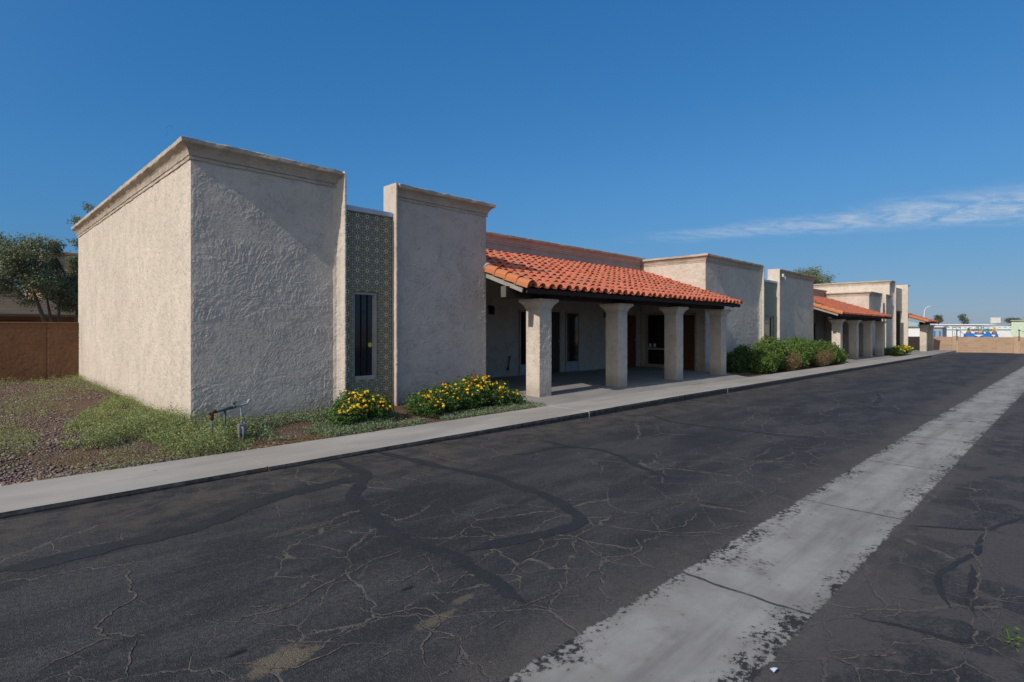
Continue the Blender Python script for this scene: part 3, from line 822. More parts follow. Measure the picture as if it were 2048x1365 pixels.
# ------------------------------------------------------------------ building pieces
CPROF = [(0, -.262), (.024, -.262), (.028, -.226), (.012, -.214), (.034, -.204), (.040, -.176), (.056, -.138), (.092, -.094), (.136, -.070), (.152, -.060), (.156, -.004), (.14, .004), (-.2, .004)]
def cornice(path, ztop, parent, m='cornice_stucco', step=.07, cap0=True, cap1=True, sc_=1.0):
    P = np.array(path, float); seg = np.linalg.norm(np.diff(P, axis=0), axis=1); L = np.r_[0, np.cumsum(seg)]
    ss = np.unique(np.r_[np.linspace(0, L[-1], max(2, int(L[-1] / step))), L])
    D = np.diff(P, axis=0) / seg[:, None]; NR = np.stack([D[:, 1], -D[:, 0]], 1)
    k = np.clip(np.searchsorted(L, ss, side='right') - 1, 0, len(seg) - 1); nn = NR[k].copy()
    for i in range(1, len(P) - 1):
        j = np.argmin(abs(ss - L[i])); q = NR[i - 1] + NR[i]; nn[j] = q / (1 + NR[i - 1] @ NR[i])
    X = np.interp(ss, L, P[:, 0]); Y = np.interp(ss, L, P[:, 1])
    n = len(CPROF); pr = np.array(CPROF) * sc_
    sd = int(P[0, 0] * 13) % 97
    dj = (fbm(ss[:, None] * 5 + 3, np.arange(n)[None] * .9 + 0 * ss[:, None], 4, sd, .65) - .5) * .022
    zj = (fbm(ss[:, None] * 6 + 30, np.arange(n)[None] * .9 + 0 * ss[:, None], 4, sd + 1, .65) - .5) * .022
    dj[:, 0] = 0; dj[:, -1] = 0; zj[:, -1] *= .3
    d = pr[None, :, 0] + dj; z = ztop + pr[None, :, 1] + zj
    V = np.stack([X[:, None] + nn[:, :1] * d, Y[:, None] + nn[:, 1:] * d, z], 2).reshape(-1, 3)
    F = []
    for i in range(len(ss) - 1):
        for j in range(n - 1): q = i * n + j; F.append([q, q + n, q + n + 1, q + 1])
    if cap0: F.append(list(range(n)))
    if cap1: F.append([(len(ss) - 1) * n + j for j in range(n)][::-1])
    return link_mesh('cornice', V, F, m, parent)

def fin(path, z0, z1, parent, m, seed):
    o = sweep_wall(path, z0, z1 - .01, .012, .007, trowel, seed, 'pilaster', m, parent)
    b = MB(); n = len(path)
    b.add([(x, y, z1 - .01) for x, y in path] + [(x, y, z1 + .005) for x, y in path], [list(range(n, 2 * n))] + [[i, i + 1, n + i + 1, n + i] for i in range(n - 1)])
    b.build('pilaster_cap', m, o)
    return o

def tile_roof(parent, x0, x1, ye, yt, ze, slope, seed, rake=True, pitch=.272, expo=.385):
    rng = np.random.default_rng(seed)
    cs = 1 / math.sqrt(1 + slope * slope); sl = slope * cs
    Ls = (yt - ye) / cs; rows = int(math.ceil(Ls / expo)); cols = int(round((x1 - x0) / pitch)); pitch = (x1 - x0) / cols
    V = []; F = []; b = 0; K = 8
    ang = np.linspace(math.pi, 0, K)
    def P(x, s, h): return (x, ye + s * cs - h * sl, ze + s * sl + h * cs)
    for c in range(cols):
        xc = x0 + (c + .5) * pitch
        for r in range(rows):
            s0 = r * expo + rng.normal() * .012; s1 = min(Ls, (r + 1) * expo + .05)
            if r == 0: s0 = rng.normal() * .008
            jx = rng.normal() * .004; lf = .030 + rng.normal() * .006
            # cover tile: outer shell, inner shell and the lip between
            for (sh, th) in ((0, 0),):
                ra, rb = .098, .082
                for kk, (s, rr, up) in enumerate(((s0, ra, lf), (s1, rb, .004))):
                    for a in ang: V.append(P(xc + jx + rr * math.cos(a), s, rr * .92 * math.sin(a) + up))
                for kk, (s, rr, up) in enumerate(((s0, ra - .014, lf), (s1, rb - .014, .004))):
                    for a in ang: V.append(P(xc + jx + rr * math.cos(a), s, rr * .92 * math.sin(a) + up))
                for k in range(K - 1):
                    F.append([b + k, b + k + 1, b + K + k + 1, b + K + k])
                    F.append([b + 2 * K + k, b + 3 * K + k, b + 3 * K + k + 1, b + 2 * K + k + 1])
                    F.append([b + k, b + 2 * K + k, b + 2 * K + k + 1, b + k + 1])
                b += 4 * K
    # pan tiles (troughs) between the covers
    for c in range(cols + 1):
        xc = x0 + c * pitch
        for r in range(rows):
            s0 = r * expo - .0 + rng.normal() * .012; s1 = min(Ls, (r + 1) * expo + .04)
            for (s, up) in ((s0, .020), (s1, .0)):
                for k in range(5):
                    a = math.pi * (k / 4); xx = min(max(xc - .098 * math.cos(a), x0), x1)
                    V.append(P(xx, s, .028 - .05 * math.sin(a) + up))
            for k in range(4): F.append([b + k, b + k + 1, b + 5 + k + 1, b + 5 + k])
            b += 10
    tiles = link_mesh('porch_roof', np.array(V), np.array(F), 'terracotta', parent, True)
    # deck, fascia and rafters below
    d = MB()
    dk = lambda xa, xb, sa, sb, ha, hb: d.add([P(xa, sa, ha), P(xb, sa, ha), P(xb, sb, ha), P(xa, sb, ha), P(xa, sa, hb), P(xb, sa, hb), P(xb, sb, hb), P(xa, sb, hb)], [(0, 1, 2, 3), (4, 7, 6, 5), (0, 4, 5, 1), (1, 5, 6, 2), (2, 6, 7, 3), (3, 7, 4, 0)])
    dk(x0 + .03, x1 - .03, .05, Ls - .02, -.055, -.035)
    d.build('roof_deck', 'dark_timber', tiles)
    d.v.clear(); d.f.clear(); d.m.clear()
    d.__init__(); dk(x0 + .03, x1 - .03, .03, .075, -.125, -.03); d.build('fascia', 'dark_timber', tiles)
    x = x0 + .5
    while x < x1 - .2:
        d.__init__(); dk(x - .04, x + .04, .09, Ls - .03, -.165, -.056); d.build('rafter', 'dark_timber', tiles); x += 1.05
    if rake:
        d.__init__(); dk(x0 + .01, x0 + .05, .16, min(Ls, 1.62), -.15, -.060); d.build('barge_board', 'pale_timber', tiles)
        n = 4; step = (8.85 - ye) / cs / n
        aa = np.linspace(math.radians(15), math.radians(188), 9)
        for i in range(n):
            V = []; F = []; s0 = i * step - .015; s1 = (i + 1) * step + .05
            for (s, rr, up) in ((s0, .118, .045), (s1, .102, .02)):
                for a in aa: V.append(P(x0 + .06 + rr * math.cos(a), s, rr * math.sin(a) + up))
                V.append(P(x0 + .06 - rr * .99, s, -.055 + up))
            for (s, rr, up) in ((s0, .103, .045), (s1, .09, .02)):
                for a in aa: V.append(P(x0 + .06 + rr * math.cos(a), s, rr * math.sin(a) + up))
                V.append(P(x0 + .06 - rr * .99, s, -.055 + up))
            m_ = 10
            for k in range(m_ - 1):
                F += [[k, k + 1, m_ + k + 1, m_ + k], [2 * m_ + k, 3 * m_ + k, 3 * m_ + k + 1, 2 * m_ + k + 1], [k, 2 * m_ + k, 2 * m_ + k + 1, k + 1]]
            link_mesh('rake_tile', np.array(V), F, 'terracotta_rake', tiles, False)
        V = []; F = []; e = (8.85 - ye) / cs
        for (s, rr) in ((e - .015, .128), (e + .06, .135)):
            for a in aa: V.append(P(x0 + .06 + rr * math.cos(a), s, rr * math.sin(a) + .03))
        for k in range(8): F.append([k, k + 1, 9 + k + 1, 9 + k])
        F.append(list(range(9)))
        link_mesh('mortar', np.array(V), F, 'mortar', tiles)
    return tiles

CAPP = [(.0, 0), (.022, .0), (.022, .022), (.012, .028), (.03, .06), (.06, .10), (.095, .135), (.115, .15), (.118, .205), (.10, .212)]
def column_proto(parent, x, y, z0, zc, zt, seed, w=.39):
    root = sweep_wall([(x, y + w), (x, y), (x + w, y), (x + w, y + w), (x, y + w)], z0 - .05, zc, .011, .0075, trowel, seed, 'column', 'cream_stucco', parent)
    s = (zt - zc) / .212; V = []; F = []
    cx, cy = x + w / 2, y + w / 2
    jr = np.random.default_rng(seed)
    nseg = 8
    for (d, h) in CAPP:
        q = w / 2 + d
        ring = []
        for (ax, ay, bx, by) in ((-1, 1, -1, -1), (-1, -1, 1, -1), (1, -1, 1, 1), (1, 1, -1, 1)):
            for k in range(nseg):
                t = k / nseg; ring.append((cx + q * (ax + (bx - ax) * t) + jr.normal() * .0025, cy + q * (ay + (by - ay) * t) + jr.normal() * .0025, zc + h * s + jr.normal() * .002))
        V += ring
    n = nseg * 4
    for i in range(len(CAPP) - 1):
        for k in range(n): F.append([i * n + k, i * n + (k + 1) % n, (i + 1) * n + (k + 1) % n, (i + 1) * n + k])
    F.append([(len(CAPP) - 1) * n + k for k in range(n)]); F.append(list(range(n))[::-1])
    link_mesh('capital', np.array(V), F, 'cream_stucco', root)
    return root
def copy_part(src, parent, dx, dy=0, dz=0):
    c = src.copy(); COL.objects.link(c); c.parent = parent
    c.location = src.location + Vector((dx, dy, dz))
    for ch in list(src.children): 
        q = ch.copy(); COL.objects.link(q); q.parent = c
    return c
def door(parent, x0, x1, y, z0, z1, m, fm, handle=True, axis='y', swap=False):
    """door leaf standing proud of a wall; axis 'y' faces -Y at y, axis 'x' faces -X at x = y"""
    def bx(b, a0, a1, d0, d1, c0, c1):
        if axis == 'y': b.bbox(a0, a1, y - d1, y - d0, c0, c1, .006)
        else: b.bbox(y - d1, y - d0, a0, a1, c0, c1, .006)
    b = MB(); bx(b, x0, x1, -.02, .012, z0, z1)
    w = x1 - x0; h = z1 - z0
    for (c0, c1) in ((.08, .30), (.36, .62), (.68, .93)):
        for (a0, a1) in ((.12, .46), (.54, .88)): bx(b, x0 + w * a0, x0 + w * a1, .0, .022, z0 + h * c0, z0 + h * c1)
    o = b.build('door', m, parent)
    f = MB(); bx(f, x0 - .06, x0 - .002, -.02, .045, z0, z1 + .06); bx(f, x1 + .002, x1 + .06, -.02, .045, z0, z1 + .06); bx(f, x0 - .0, x1 + .0, -.02, .043, z1 + .002, z1 + .06)
    f.build('door_frame', fm, o)
    if handle:
        k = MB(); a = x1 - .09 if not swap else x0 + .09
        if axis == 'y': k.tube([(a, y - .01, z0 + 1.0), (a, y - .07, z0 + 1.0)], .018); k.lathe((a, y - .08, z0 + .97), [(.0, 0), (.028, .015), (.03, .045), (.0, .06)], 10)
        else: k.tube([(y - .01, a, z0 + 1.0), (y - .07, a, z0 + 1.0)], .018); k.lathe((y - .08, a, z0 + .97), [(.0, 0), (.028, .015), (.03, .045), (.0, .06)], 10)
        k.build('handle', 'galvanised', o)
    return o
def sconce(parent, x, y, z):
    b = MB(); b.bbox(x - .05, x + .05, y - .03, y - .005, z - .12, z + .12, .006); b.tube([(x, y - .03, z + .06), (x, y - .1, z + .1), (x, y - .13, z + .07)], .012)
    b.lathe((x, y - .13, z - .14), [(.02, 0), (.045, .02), (.06, .17), (.07, .18), (.02, .24)], 8)
    return b.build('wall_lamp', 'black_metal', parent)
def window_in_tile(parent, x0, x1, y, z0, z1, wx0, wx1, wz0, wz1, tm, ftop, bars=True, sticker=True):
    b = MB()
    b.box(x0, wx0, y, y + .24, z0, z1); b.box(wx1, x1, y, y + .24, z0, z1); b.box(wx0, wx1, y, y + .24, z0, wz0); b.box(wx0, wx1, y, y + .24, wz1, z1)
    tp = b.build('tile_panel', tm, parent)
    b = MB(); b.bbox(x0 - .02, x1 - .02, y - .045, y + .26, z1 + .002, ftop, .008); b.build('flashing', 'flashing_metal', parent)
    fw = .045; ya, yb = y + .045, y + .12
    b = MB(); b.bbox(wx0 + .002, wx0 + fw, ya, yb, wz0 + .002, wz1 - .002, .005); b.bbox(wx1 - fw * 1.25, wx1 - .002, ya, yb, wz0 + .002, wz1 - .002, .005)
    b.bbox(wx0 + fw + .001, wx1 - fw * 1.25 - .001, ya, yb, wz1 - .055, wz1 - .003, .005); b.bbox(wx0 + fw + .001, wx1 - fw * 1.25 - .001, ya - .02, yb, wz0 + .003, wz0 + .07, .005)
    b.bbox(wx1 - fw * 1.25 - .024, wx1 - fw * 1.25 - .001, ya + .022, yb, wz0 + .071, wz1 - .056, .003)
    fr = b.build('window', 'white_frame', parent)
    b = MB(); b.box(wx0 + fw, wx1 - fw, yb - .03, yb - .024, wz0 + .06, wz1 - .05); b.build('pane', 'dark_glass', fr)
    b = MB(); b.box(wx0 + .01, wx1 - .01, yb + .06, yb + .07, wz0 + .01, wz1 - .01); b.build('dark_backing', 'dark_interior', fr)  # dark sheet standing in for the unlit room behind the pane
    if bars:
        q = MB(); w = wx1 - wx0
        for k in (.38, .64): q.box(wx0 + w * k - .007, wx0 + w * k + .007, yb - .048, yb - .034, wz0 + .071, wz1 - .056)
        q.box(wx0 + w * .38 + .008, wx0 + w * .64 - .008, yb - .046, yb - .036, wz1 - .36, wz1 - .348)
        q.build('bars', 'black_metal', fr)
    if sticker:
        n = 20; c = (wx0 + .372, yb - .0335, 1.375)
        q = MB(); V = [(c[0] + .042 * math.cos(2 * math.pi * k / n), c[1] + dy, c[2] + .042 * math.sin(2 * math.pi * k / n)) for dy in (0, .002) for k in range(n)]
        q.add(V, [list(range(n)), list(range(n, 2 * n))[::-1]] + [[k, (k + 1) % n, n + (k + 1) % n, n + k] for k in range(n)]); q.build('sticker', 'sticker_yellow', fr)
    return tp
def body(parent, boxes, m):
    for q in boxes:
        b = MB(); b.box(*q); b.build('wall', m, parent)

# ------------------------------------------------------------------ nearest unit
W0 = 8.85; ZT = 4.335
off = thing('office_building', (2.43, 8.85, .2), 'nearest cream stucco office with a broad sunlit side wall and patterned tile panel', 'building', 'stucco office units in a row')
body(off, [(2.445, 4.75, 8.865, 18.58, -.3, 3.7), (5.79, 8.125, 8.865, 11.5, -.3, 3.7), (4.0, 8.2, 9.1, 18.58, -.3, 3.69), (8.2, 18.40, 11.62, 18.58, -.3, 3.68)], 'cream_stucco')
body(off, [(2.445, 2.67, 8.865, 18.58, 3.7, ZT), (2.67, 4.75, 8.865, 9.09, 3.7, ZT - .002), (5.79, 8.125, 8.865, 9.09, 3.7, ZT - .002), (7.9, 8.125, 9.09, 11.6, 3.7, ZT - .003)], 'cream_stucco')
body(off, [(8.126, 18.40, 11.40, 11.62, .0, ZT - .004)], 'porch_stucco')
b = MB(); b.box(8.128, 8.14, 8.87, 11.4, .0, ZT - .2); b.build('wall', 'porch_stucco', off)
sweep_wall([(2.43, 18.6), (2.43, W0)], .0, 4.25, .0115, .007, dash, 3, 'wall', 'cream_stucco', off)
sweep_wall([(2.43, W0), (4.63, W0)], .0, 4.25, .0062, .0042, trowel, 21, 'wall', 'cream_stucco', off)
sweep_wall([(5.86, W0), (8.14, W0)], .0, 4.25, .0062, .0085, trowel, 64, 'wall', 'pink_stucco', off)
fin([(4.60, W0), (4.66, 8.83), (4.71, 8.77), (4.745, 8.70), (4.768, 8.70), (4.768, 8.95)], .0, ZT, off, 'cream_stucco', 5)
fin([(5.768, 9.12), (5.768, 8.70), (5.80, 8.70), (5.835, 8.74), (5.85, 8.80), (5.875, W0)], .0, ZT, off, 'pink_stucco', 8)
cornice([(2.43, 18.6), (2.43, W0), (4.70, W0)], ZT, off)
cornice([(5.85, W0), (8.14, W0), (8.14, 11.4)], ZT, off)
cornice([(8.14, 11.4), (18.46, 11.4)], ZT, off)
window_in_tile(off, 4.768, 5.768, 8.822, .1, 3.71, 4.98, 5.475, .755, 2.325, 'patterned_tile', 3.80)
rf = tile_roof(off, 8.12, 18.47, 7.58, 11.40, 2.49, .345, 4)
b = MB(); b.bbox(8.03, 18.33, 8.12, 8.27, 2.312, 2.545, .008); bm_ = b.build('beam', 'dark_timber', off)
b = MB(); b.bbox(8.017, 8.029, 8.123, 8.267, 2.315, 2.542, .004); b.build('beam_end', 'lit_end_timber', bm_)  # paler facing: light falling on the beam end is put into its colour
c0 = column_proto(off, 8.91, 8.0, .195, 2.10, 2.311, 12)
for i, x in enumerate((11.89, 14.85, 17.80)): copy_part(c0, off, x - 8.91, 0, float(drop(x)) * .0)
# entrances under the porch, behind the columns
for (a, b_) in ((11.84, 12.5), (13.98, 14.57)):
    q = MB(); q.bbox(a, b_, 11.37, 11.41, .62, 2.17, .005); s = q.build('window', 'dark_glass', off)
    q = MB(); q.bbox(a, b_, 11.375, 11.41, .30, .61, .006); q.build('lower_panel', 'pale_panel', s)
    q = MB(); q.bbox(a - .05, a - .002, 11.35, 11.41, .29, 2.22, .006); q.bbox(b_ + .002, b_ + .05, 11.35, 11.41, .29, 2.22, .006); q.bbox(a, b_, 11.352, 11.41, 2.172, 2.22, .006); q.build('frame', 'tan_frame', s)
door(off, 12.66, 13.62, 11.40, .29, 2.20, 'brown_door', 'tan_frame')
door(off, 17.15, 18.06, 11.40, .26, 2.17, 'wood_door', 'tan_frame')
sconce(off, 10.62, 11.40, 2.2); sconce(off, 16.1, 11.40, 2.18)
q = MB(); q.tube([(11.42, 11.39, .86), (11.40, 11.34, .87), (11.34, 11.33, .86), (11.31, 11.33, .72), (11.30, 11.35, .55), (11.26, 11.33, .47)], .016); q.lathe((11.28, 11.34, .50), [(.03, 0), (.035, .03), (.03, .06)], 8); q.build('hose_tap', 'black_metal', off)

# ------------------------------------------------------------------ middle unit
Z2 = ZT - .075
of2 = thing('office_building', (18.46, 8.85, .1), 'middle stucco office with two small floodlights, behind the row of green shrubs', 'building', 'stucco office units in a row')
body(of2, [(18.475, 23.3, 8.865, 18.58, -.4, 3.6), (25.1, 30.135, 8.865, 11.5, -.4, 3.6), (23.0, 30.135, 9.1, 18.58, -.4, 3.59), (30.1, 41.1, 11.62, 18.58, -.4, 3.58)], 'cream_stucco')
body(of2, [(18.475, 18.7, 8.865, 11.62, 3.6, Z2), (18.7, 23.3, 8.865, 9.09, 3.6, Z2 - .002), (25.1, 30.135, 8.865, 9.09, 3.6, Z2 - .002), (29.9, 30.135, 9.09, 11.6, 3.6, Z2 - .003)], 'cream_stucco')
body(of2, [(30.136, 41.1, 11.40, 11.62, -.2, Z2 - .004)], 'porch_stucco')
sweep_wall([(18.46, 11.40), (18.46, W0)], .0, Z2 - .08, .03, .011, dash, 33, 'wall', 'cream_stucco', of2)
sweep_wall([(18.46, W0), (23.1, W0)], -.1, Z2 - .08, .016, .006, trowel, 41, 'wall', 'cream_stucco', of2)
sweep_wall([(25.22, W0), (30.15, W0)], -.1, Z2 - .08, .016, .006, trowel, 44, 'wall', 'cream_stucco', of2)
fin([(23.06, W0), (23.18, 8.83), (23.27, 8.77), (23.32, 8.70), (23.37, 8.70), (23.37, 8.95)], -.1, Z2, of2, 'cream_stucco', 15)
fin([(25.1, 9.2), (25.1, 8.70), (25.14, 8.70), (25.18, 8.74), (25.2, 8.80), (25.23, W0)], -.1, Z2, of2, 'cream_stucco', 18)
cornice([(18.46, 11.4), (18.46, W0), (23.27, W0)], Z2, of2, cap0=False)
cornice([(25.2, W0), (30.15, W0), (30.15, 11.4)], Z2, of2)
cornice([(30.15, 11.4), (41.17, 11.4)], Z2 - .03, of2)
window_in_tile(of2, 23.37, 25.1, 8.83, -.1, 3.62, 23.75, 24.8, .5, 2.22, 'green_tile', 3.72, bars=False, sticker=False)
rf2 = tile_roof(of2, 30.13, 41.18, 7.58, 11.40, 2.40, .345, 9)
b = MB(); b.bbox(30.4, 40.95, 8.12, 8.27, 2.162, 2.44, .008); b.build('beam', 'dark_timber', of2)
c2 = column_proto(of2, 31.45, 8.0, .03, 1.95, 2.161, 17)
for x in (34.55, 37.62, 40.6): copy_part(c2, of2, x - 31.45)
for (a, b_, mm) in ((33.0, 33.95, 'wood_door'), (35.7, 36.6, 'wood_door'), (38.2, 39.1, 'brown_door')): door(of2, a, b_, 11.40, .12, 2.05, mm, 'tan_frame')
q = MB(); q.bbox(30.6, 32.2, 11.37, 11.41, .5, 2.05, .005); q.build('window', 'dark_glass', of2)
# side wall beside the first porch: window and wooden door
q = MB(); q.bbox(18.40, 18.445, 9.93, 11.07, .98, 2.18, .005); s = q.build('window', 'dark_glass', of2)
q = MB(); q.bbox(18.40, 18.445, 9.93, 11.07, .38, .90, .005); q.build('lower_pane', 'dark_glass', s)
q = MB(); q.bbox(18.38, 18.45, 9.87, 9.928, .30, 2.24, .005); q.bbox(18.38, 18.45, 11.072, 11.13, .30, 2.24, .005); q.bbox(18.382, 18.45, 9.93, 11.07, 2.182, 2.24, .005); q.bbox(18.382, 18.45, 9.93, 11.07, .902, .978, .005); q.bbox(18.382, 18.45, 9.93, 11.07, .30, .378, .005); q.build('frame', 'tan_frame', s)
for y in (10.93, 10.74): q = MB(); q.box(18.394, 18.399, y, y + .10, 1.01, 1.13); q.build('notice', 'paper_white', s)
door(of2, 9.22, 9.78, 18.43, .19, 2.16, 'wood_door', 'tan_frame', axis='x')
for k in range(2):
    q = MB(); x = 25.5 + .22 * k; z = 3.98 - .1 * k
    q.bbox(x - .03, x + .03, 8.79, 8.84, z - .03, z + .03, .006); q.lathe((x, 8.72, z - .07), [(.03, 0), (.06, .03), (.075, .13), (.02, .16)], 10); q.build('floodlight', 'white_paint', of2)

# ------------------------------------------------------------------ far, taller unit
Z3 = ZT - .27; Z4 = 5.13
of3 = thing('office_building', (41.17, 8.85, -.1), 'farthest stucco office, stepping up to a taller block with a dark doorway', 'building', 'stucco office units in a row')
body(of3, [(41.185, 43.9, 8.865, 14, -.5, Z3 - .01), (45.0, 47.0, 8.865, 14, -.5, Z3 - .012), (43.8, 45.1, 9.2, 14, -.5, Z3 - .5)], 'cream_stucco')
body(of3, [(47.015, 48.1, 8.865, 16, -.6, Z4 - .01), (52.53, 53.2, 8.865, 16, -.6, Z4 - .012), (48.1, 52.53, 9.9, 16, -.6, 4.7), (48.1, 52.53, 9.06, 9.9, 3.10, 4.82), (48.1, 52.53, 9.24, 9.9, -.6, 3.10)], 'cream_stucco')
sweep_wall([(41.17, 11.40), (41.17, W0)], -.3, Z3 - .08, .05, .012, dash, 35, 'wall', 'cream_stucco', of3)
sweep_wall([(41.17, W0), (43.85, W0)], -.3, Z3 - .08, .04, .008, trowel, 51, 'wall', 'cream_stucco', of3)
sweep_wall([(45.1, W0), (47.0, W0)], -.3, Z3 - .08, .04, .008, trowel, 52, 'wall', 'cream_stucco', of3)
sweep_wall([(47.0, 16), (47.0, W0)], -.3, Z4 - .08, .06, .012, dash, 36, 'wall', 'cream_stucco', of3)
sweep_wall([(47.0, W0), (47.95, W0)], -.3, Z4 - .08, .04, .008, trowel, 53, 'wall', 'cream_stucco', of3)
for (p, z, sd) in (([(43.8, W0), (43.92, 8.83), (44.0, 8.77), (44.05, 8.68), (44.1, 8.68), (44.1, 9.2)], Z3, 1), ([(45.0, 9.4), (45.0, 8.68), (45.06, 8.68), (45.09, 8.76), (45.12, W0)], Z3, 2),
                   ([(47.85, W0), (48.0, 8.83), (48.1, 8.77), (48.15, 8.68), (48.22, 8.68), (48.22, 9.9)], Z4, 3), ([(52.5, 9.9), (52.5, 8.68), (52.58, 8.68), (52.62, 8.76), (52.7, W0)], Z4, 4)): fin(p, -.3, z, of3, 'cream_stucco', sd)
sweep_wall([(52.66, W0), (53.2, W0)], -.3, Z4 - .08, .04, .008, trowel, 54, 'wall', 'cream_stucco', of3)
cornice([(41.17, 11.4), (41.17, W0), (44.0, W0)], Z3, of3, cap0=False)
cornice([(45.1, W0), (46.99, W0)], Z3, of3)
cornice([(47.0, 16), (47.0, W0), (48.1, W0)], Z4, of3)
cornice([(52.62, W0), (53.2, W0), (53.2, 12)], Z4, of3)
door(of3, 48.5, 50.2, 9.22, -.1, 3.0, 'dark_interior', 'brown_door')
door(of3, 50.4, 52.3, 9.22, -.1, 3.0, 'dark_interior', 'brown_door')
q = MB(); q.box(44.3, 44.8, 9.15, 9.2, 1.0, 3.3); q.build('window', 'dark_glass', of3)
rf3 = tile_roof(of3, 53.0, 57.7, 7.48, 11.2, 2.25, .35, 14)
b = MB(); b.bbox(53.5, 57.5, 7.98, 8.13, 2.03, 2.25, .008); b.build('beam', 'dark_timber', of3)
c3 = column_proto(of3, 54.15, 7.75, -.11, 1.8, 2.03, 19, w=.43)
copy_part(c3, of3, 2.9)
q = MB(); q.box(53.2, 57.6, 11.2, 11.4, -.5, 3.4); q.build('wall', 'cream_stucco', of3)

# ------------------------------------------------------------------ plants
def inpoly(x, y, poly):
    P = np.array(poly); c = np.zeros(len(x), bool); j = len(P) - 1
    for i in range(len(P)):
        q = ((P[i, 1] > y) != (P[j, 1] > y)) & (x < (P[j, 0] - P[i, 0]) * (y - P[i, 1]) / (P[j, 1] - P[i, 1] + 1e-12) + P[i, 0]); c ^= q; j = i
    return c
def sprigs(X, Y, H, per, spread, leaf, rng):
    n = len(X); Z = zsoil(X, Y)
    t = rng.uniform(.05, 1, (n, per)); a = rng.uniform(0, 2 * np.pi, (n, per)); lean = rng.uniform(.2, 1, (n, per)) * spread
    C = np.stack([X[:, None] + np.cos(a) * lean * t ** .7, Y[:, None] + np.sin(a) * lean * t ** .7, Z[:, None] + H[:, None] * t * (1 - .35 * lean / spread)], 2).reshape(-1, 3)
    return C
rg = np.random.default_rng(5)
WA = [(.96, 9.0), (1.3, 10.4), (1.9, 11.9), (2.42, 13.0), (2.42, 8.80), (3.05, 8.75), (3.05, 8.15), (2.82, 7.6), (2.6, 7.37), (2.05, 7.37), (1.80, 7.75), (1.85, 8.05), (1.66, 8.5), (1.42, 8.3), (1.18, 8.25), (.95, 8.5)]
n = 60000; X = rg.uniform(.3, 5.4, n); Y = rg.uniform(7.37, 16.5, n)
bare = (Y > 8.8) & (X > 2.42)
big = fbm(X * 1.7, Y * 1.7, 4, 77)
dA = inpoly(X, Y, WA)
big = np.where((X > 1.75) & (X < 2.95) & (Y < 8.5), big + .22, big)
grad = np.clip(1.25 - (Y - 7.5) * .17, .06, 1)
keepA = dA & ~bare & (rg.uniform(size=n) < .62 * grad * sstep(.25, .5, big))
H = .07 + .30 * big * grad * sstep(.3, .62, big) * rg.uniform(.6, 1.3, n)
H = np.where((np.abs(X - 2.76 + (7.9 - Y) * .3) < .16) & (Y > 7.3) & (Y < 7.98), .05, H)
C1 = sprigs(X[keepA], Y[keepA], H[keepA], 13, .085, 0, rg)
V, F = leaf_quads(C1, .026, up=.5, asp=2.6, rng=rg)
tag(link_mesh('weeds', V, F, 'weed_leaf', origin=(2.2, 8.5, .2)), kind='stuff')
# low grey-green creeper along the wall foot and under the flowers
zB = (X > 2.95) & (X < 5.35) & (Y < 8.8)
sandy = (X > 2.75) & (X < 3.75) & (Y < 7.75 + .18 * np.sin(X * 5))
keepB = zB & ~(sandy & (rg.uniform(size=n) > .08)) & (rg.uniform(size=n) < .6 * sstep(.28, .5, big + .1 * (Y - 7.4)))
C2 = sprigs(X[keepB], Y[keepB], .05 + .10 * big[keepB], 11, .10, 0, rg)
X2 = rg.uniform(5.2, 8.4, 800); Y2 = rg.uniform(7.38, 7.75, 800); k2 = fbm(X2 * 2, Y2 * 2, 3, 5) > .42
C3 = sprigs(X2[k2], Y2[k2], np.full(k2.sum(), .09), 10, .10, 0, rg)
V, F = leaf_quads(np.r_[C2, C3], .027, up=.6, asp=1.9, rng=rg)
tag(link_mesh('creeping_weeds', V, F, 'weed_grey', origin=(4.2, 8, .2)), kind='stuff')
# thin sprigs through the gravel and against the walls, partly dry
m = 2600; X3 = rg.uniform(.1, 2.4, m); Y3 = 7.4 + 11 * rg.uniform(0, 1, m) ** 1.1
d3 = fbm(X3 * 1.9, Y3 * 1.4, 4, 9); k3 = (rg.uniform(size=m) < sstep(.42, .62, d3) * .9)
X3, Y3 = X3[k3], Y3[k3]
X4 = 2.40 - np.abs(rg.normal(size=420)) * .12; Y4 = rg.uniform(8.9, 18.3, 420)
X5 = rg.uniform(.2, 2.4, 120); Y5 = 18.25 - np.abs(rg.normal(size=120)) * .25
X6 = rg.uniform(.3, .8, 160); Y6 = rg.normal(9.2, .5, 160)
X7 = rg.uniform(.9, 2.6, 90); Y7 = 7.38 + np.abs(rg.normal(size=90)) * .1
XX = np.r_[X3, X4, X5, X6, X7]; YY = np.r_[Y3, Y4, Y5, Y6, Y7]
C4 = sprigs(XX, YY, rg.uniform(.05, .22, len(XX)), 12, .06, 0, rg)
V, F = leaf_quads(C4, .024, up=.2, asp=3.2, rng=rg)
tag(link_mesh('dry_weeds', V, F, 'weed_leaf', origin=(1.5, 11, .2)), kind='stuff')
# dead leaf litter
XL_ = np.r_[rg.uniform(2.7, 3.9, 1500), rg.uniform(.5, 3, 500), rg.uniform(3.9, 8.2, 700)]; YL_ = np.r_[7.38 + np.abs(rg.normal(size=1500)) * .22, 7.38 + np.abs(rg.normal(size=500)) * .15, 7.38 + np.abs(rg.normal(size=700)) * .12]
C5 = np.stack([XL_, YL_, zsoil(XL_, YL_) + .008 + rg.uniform(0, .012, len(XL_))], 1)
V, F = leaf_quads(C5, .028, up=4, asp=2.2, rng=rg)
tag(link_mesh('leaf_litter', V, F, 'dry_litter', origin=(3.2, 7.5, .15)), kind='stuff')

